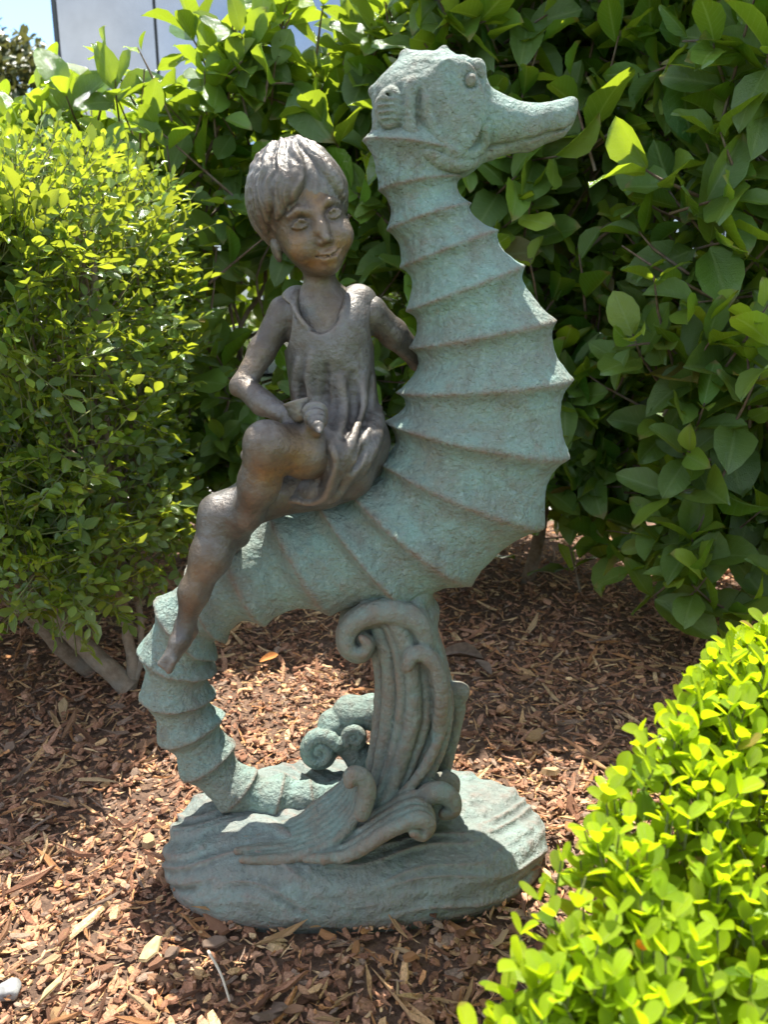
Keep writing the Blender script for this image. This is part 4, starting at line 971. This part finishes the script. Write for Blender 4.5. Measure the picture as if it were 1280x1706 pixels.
def far_tree():
    g = np.random.default_rng(9); lv = Leaves(); c = np.array([-5.35, 11.2, 2.5]); parts = []
    root = empty('garden_tree', (c[0], c[1], 0), 'dark bushy tree in the distance at the top left corner beside the building', 'tree'); loc = np.array(root.location)
    for k in range(520):
        d = unit(g.normal(size=3)); p = c + d * np.array([1.35, 1.2, 1.75]) * (0.80 + 0.2 * g.random()) * (1 + 0.16 * vnoise(d * 2.4 + 3))
        for _ in range(26):
            lv.add(p + g.normal(size=3) * 0.13, g.normal(size=3) + d, d + np.array([0, 0, 0.6]) + g.normal(size=3) * 0.5, g.uniform(0.09, 0.17), 0.46, np.clip(g.normal() * 0.3 + 0.55 - 0.25 * d[2], 0, 1))
        if k < 26: parts.append(bough(np.array([c[0], c[1], 0.9]), p - d * 0.1, 0.1, 0.05, 0.012, 5, g, 0.06))
    V, F = tube(np.array([[c[0], c[1], -0.05], [c[0] + 0.03, c[1], 0.5], [c[0], c[1], 1.2], [c[0], c[1], 2.6]]), (0.16, 0.13, 0.11, 0.06), 12); link('trunk', mk_mesh('trunk', V - loc, F, M_BARK), root)
    V, F = join(parts); link('branch', mk_mesh('branch', V - loc, F, M_BARK), root)
    lv.arrays(); V, F, at = lv.joined('far', np.arange(len(lv.p))); tag(link('crown', mk_mesh('crown', V - loc, F, M_FAR, at), root), kind='stuff')
far_tree()
finish_plants()

# ------------------------------------------------------------------ bark mulch
TINTS = np.array([1.55, 1.42, 1.22]) * np.array([(0.235, 0.130, 0.088), (0.30, 0.180, 0.130), (0.18, 0.095, 0.064), (0.115, 0.062, 0.042), (0.26, 0.155, 0.10), (0.35, 0.235, 0.135), (0.42, 0.315, 0.20), (0.20, 0.15, 0.125), (0.34, 0.18, 0.09)])
TW = np.array([0.2, 0.17, 0.16, 0.14, 0.11, 0.08, 0.04, 0.07, 0.03])
def chip_proto(g, kind):
    if kind == 2:                                             # splinter
        n = 4; th = np.linspace(0, 2 * pi, n, endpoint=False) + 0.3; ox = np.cos(th) * g.uniform(0.8, 1.2, n); oy = np.sin(th) * g.uniform(0.06, 0.15); t = 0.06
    elif kind == 1:                                           # nugget
        n = 6; th = np.linspace(0, 2 * pi, n, endpoint=False); ox = np.cos(th) * g.uniform(0.5, 0.8, n); oy = np.sin(th) * g.uniform(0.35, 0.6, n); t = 0.34
    else:
        n = 6; th = np.linspace(0, 2 * pi, n, endpoint=False) + g.uniform(0, 1); ox = np.cos(th) * g.uniform(0.7, 1.05, n); oy = np.sin(th) * g.uniform(0.28, 0.52, n); t = 0.13
    bend = g.normal() * 0.10
    def z(x, s): return bend * x * x + s
    bot = np.stack([ox, oy, z(ox, 0) - t * 0.5 + g.normal(size=n) * 0.02], 1); top = np.stack([ox * 0.86 + g.normal() * 0.03, oy * 0.84, z(ox, 0) + t * 0.5 + g.normal(size=n) * 0.035], 1)
    V = np.vstack([bot, top, [[0, 0, t * 0.58 + g.normal() * 0.03], [0, 0, -t * 0.5]]]); F = []
    for i in range(n):
        j = (i + 1) % n; F += [(i, j, n + j), (i, n + j, n + i), (n + i, n + j, 2 * n), (j, i, 2 * n + 1)]
    return V, np.array(F)
g = np.random.default_rng(301)
CP = [chip_proto(g, k) for k in (0, 0, 0, 0, 1, 1, 1, 2, 2, 2)]
NC = 88000
# density follows what the photograph can resolve: many near, fewer towards the hedge
yy = 0.30 + 2.35 * g.random(NC) ** 1.45; xx = (g.random(NC) * 2 - 1) * (0.62 + 0.62 * yy)
xx = np.clip(xx, -2.3, 2.3)
pc = np.stack([xx, yy, g.random(NC) ** 1.6 * 0.016 - 0.004], 1); pc[:, 2] += 0.006 * vnoise(np.stack([xx, yy, np.zeros(NC)], 1) * 7.0)
kindi = g.choice(10, NC, p=[0.13, 0.13, 0.11, 0.1, 0.09, 0.08, 0.08, 0.10, 0.09, 0.09])
size = np.clip(np.exp(g.normal(-5.06, 0.52, NC)), 0.003, 0.026); size = np.where(kindi >= 7, size * np.where(g.random(NC) < 0.25, 2.9, 1.75), size); size = np.where((kindi >= 4) & (kindi < 7), size * 0.85, size)
inside = (np.abs((pc[:, 0] - ROOT[0]) / 0.255) ** 2.3 + np.abs((pc[:, 1] - ROOT[1]) / 0.135) ** 2.3) < 1
rr_b = np.abs((pc[:, 0] - ROOT[0]) / 0.272) ** 2.3 + np.abs((pc[:, 1] - ROOT[1]) / 0.150) ** 2.3
pc[:, 2] += np.clip(1.35 - rr_b, 0, 0.3) * 0.05 * g.random(NC)          # banked a little against the base
keep = ~inside; pc, kindi, size = pc[keep], kindi[keep], size[keep]; NC = len(pc)
yawc = g.random(NC) * 2 * pi; tx, ty = g.normal(size=NC) * 0.34, g.normal(size=NC) * 0.34
tint = TINTS[g.choice(9, NC, p=TW / TW.sum())] * np.clip(g.normal(1.0, 0.2, NC), 0.55, 1.5)[:, None]
tint[kindi >= 7] = TINTS[g.choice([0, 1, 4, 5, 5, 6, 8, 7], (kindi >= 7).sum())] * 1.05
def chip_frames(i):
    c, s = np.cos(yawc[i]), np.sin(yawc[i]); X = np.stack([c, s, ty[i]], -1); X = unit(X); Z = unit(np.stack([-tx[i] * 0.7, tx[i], np.ones(len(i))], -1)); Yv = unit(np.cross(Z, X)); Z = np.cross(X, Yv)
    return np.stack([X, Yv, Z], -1) * size[i][:, None, None]
u, v, z = project(pc); vis = (u > 0) & (u < 1280) & (v > 0) & (v < 1706) & (pc[:, 2] > 0.003)
ii, jj = np.clip(u // CELL, 0, ZW - 1).astype(int), np.clip(v // CELL, 0, ZH - 1).astype(int); vis &= zbuf[ii, jj] > z - 0.03
score = np.where(vis, size / z * (0.6 + 30 * np.clip(pc[:, 2], 0, 0.015)), 0); solo = np.argsort(-score)[:295]
rest = np.setdiff1d(np.arange(NC), solo)
Vs, Fs, Ts, off = [], [], [], 0
for k in range(10):
    i = rest[kindi[rest] == k]; pv, pf = CP[k]; X = np.einsum('nij,mj->nmi', chip_frames(i), pv) + pc[i][:, None]
    Vs.append(X.reshape(-1, 3)); Fs.append((pf[None] + (np.arange(len(i)) * len(pv))[:, None, None]).reshape(-1, 3) + off); off += len(i) * len(pv); Ts.append(np.repeat(tint[i], len(pv), 0))
tag(link('bark_litter', mk_mesh('bark_litter', np.vstack(Vs), np.vstack(Fs), M_CHIP, {'tint': np.vstack(Ts)}, False), mulch), kind='stuff')
from mathutils import Matrix
cache = {}
for i in solo:
    key = (kindi[i], int(g.integers(9)))
    if key not in cache:
        pv, pf = CP[key[0]]; cache[key] = mk_mesh('bark_chip', pv, pf, M_CHIP, {'tint': np.tile(TINTS[key[1]], (len(pv), 1))}, False)
    o = link('bark_chip', cache[key], mulch); b4 = np.eye(4); b4[:3, :3] = chip_frames(np.array([i]))[0]; b4[:3, 3] = pc[i] + np.array([0, 0, 0.002]); o.matrix_basis = Matrix(b4.tolist())

# ------------------------------------------------------------------ small loose things on the mulch
def leaf_thing(name, p, d, nrm, L, w, mat, fold, curl, label, cat, group=None):
    pv, pf, plf = leaf_proto(7, sh_ellip, fold, curl, 0.03); d = unit(d); bvec = unit(np.cross(nrm, d)); n_ = np.cross(d, bvec)
    top = np.einsum('ij,mj->mi', np.stack([d * L, bvec * L * w, n_ * L], -1), pv); V = np.vstack([top, top - n_ * 0.0006]); m_ = len(pv)
    o = link(name, mk_mesh(name, V, np.vstack([pf, pf[:, ::-1] + m_]), mat), None, p); return tag(o, label, cat, group)
leaf_thing('fallen_leaf', G(432, 1102, 0.022), (1, 0.35, 0.1), np.array([0.1, -0.4, 1]), 0.042, 0.45, M_DRY, 0.35, -0.2, 'orange dry leaf lying on sunlit mulch just behind the seahorse tail', 'leaf')
leaf_thing('fallen_leaf', G(730, 1094, 0.020), (1, 0.10, 0.05), np.array([0.05, -0.5, 1]), 0.105, 0.30, M_DRYG, 0.55, 0.25, 'long curled grey brown dry leaf on the shaded mulch right of the wave', 'leaf')
leaf_thing('fallen_leaf', G(792, 1100, 0.022), (0.5, -0.8, 0.0), np.array([0.2, -0.3, 1]), 0.055, 0.42, M_DRYG, 0.3, 0.2, 'small brown dry leaf beside the long curled leaf', 'leaf')
a_, b_ = G(347, 1584, 0.022), G(383, 1668, 0.016); c = catmull([a_, (a_ + b_) / 2 + np.array([0.002, 0.001, 0.002]), b_], 5); V, F = tube(c - a_, np.linspace(0.0018, 0.0013, len(c)), 7)
tag(link('twig', mk_mesh('twig', V, F, M_STRAW), None, a_), 'thin straight pale twig on the mulch in front of the base', 'twig')
def rock(name, p, r, mat, label, cat, seed, flat=0.6):
    import bmesh
    bm = bmesh.new(); bmesh.ops.create_icosphere(bm, subdivisions=3, radius=1.0); V = np.array([v_.co[:] for v_ in bm.verts]); F = np.array([[v_.index for v_ in f.verts] for f in bm.faces]); bm.free()
    V = V * (1 + 0.22 * vnoise(V * 1.7 + seed) + 0.08 * vnoise(V * 4 + seed))[:, None]; V = np.sign(V) * np.abs(V) ** 0.85 * np.array(r); 
    return tag(link(name, mk_mesh(name, V, F, mat), None, p), label, cat)
rock('stone', G(16, 1648, 0.016), (0.013, 0.011, 0.009), M_STONE, 'pale grey stone on the mulch at the lower left edge', 'stone', 3)
V, F = CP[1]; V = V * np.array([0.020, 0.022, 0.022]); V = V @ rotm('z', 1.1).T @ rotm('x', 0.35).T
tag(link('wood_chip', mk_mesh('wood_chip', V, F, M_TAN, None, False), None, G(250, 1580, 0.020)), 'big pale tan wood chip on the sunlit mulch left of the base', 'wood chip')
V, F = CP[7]; V = V * np.array([0.026, 0.035, 0.03]); V = V @ rotm('z', 1.25).T
tag(link('wood_chip', mk_mesh('wood_chip', V, F, M_TAN, None, False), None, G(88, 1640, 0.018)), 'long tan wood splinter on the sunlit mulch beside the pale stone', 'wood chip')
# small orange blossom caught in the box hedge
fl = G(1070, 1582, 0.395); V, F = [], []
parts = []
for k in range(6):
    pv, pf, _ = leaf_proto(3, sh_obov, 0.3, -0.3, 0, (-1, 0, 1)); A = rotm('z', k * pi / 3) @ rotm('y', -0.5); parts.append(((pv * np.array([0.0055, 0.0045, 0.0055])) @ A.T, pf))
V, F = join(parts); tag(link('blossom', mk_mesh('blossom', V, F, M_PETAL), None, fl), 'small orange blossom among the box hedge leaves', 'flower')
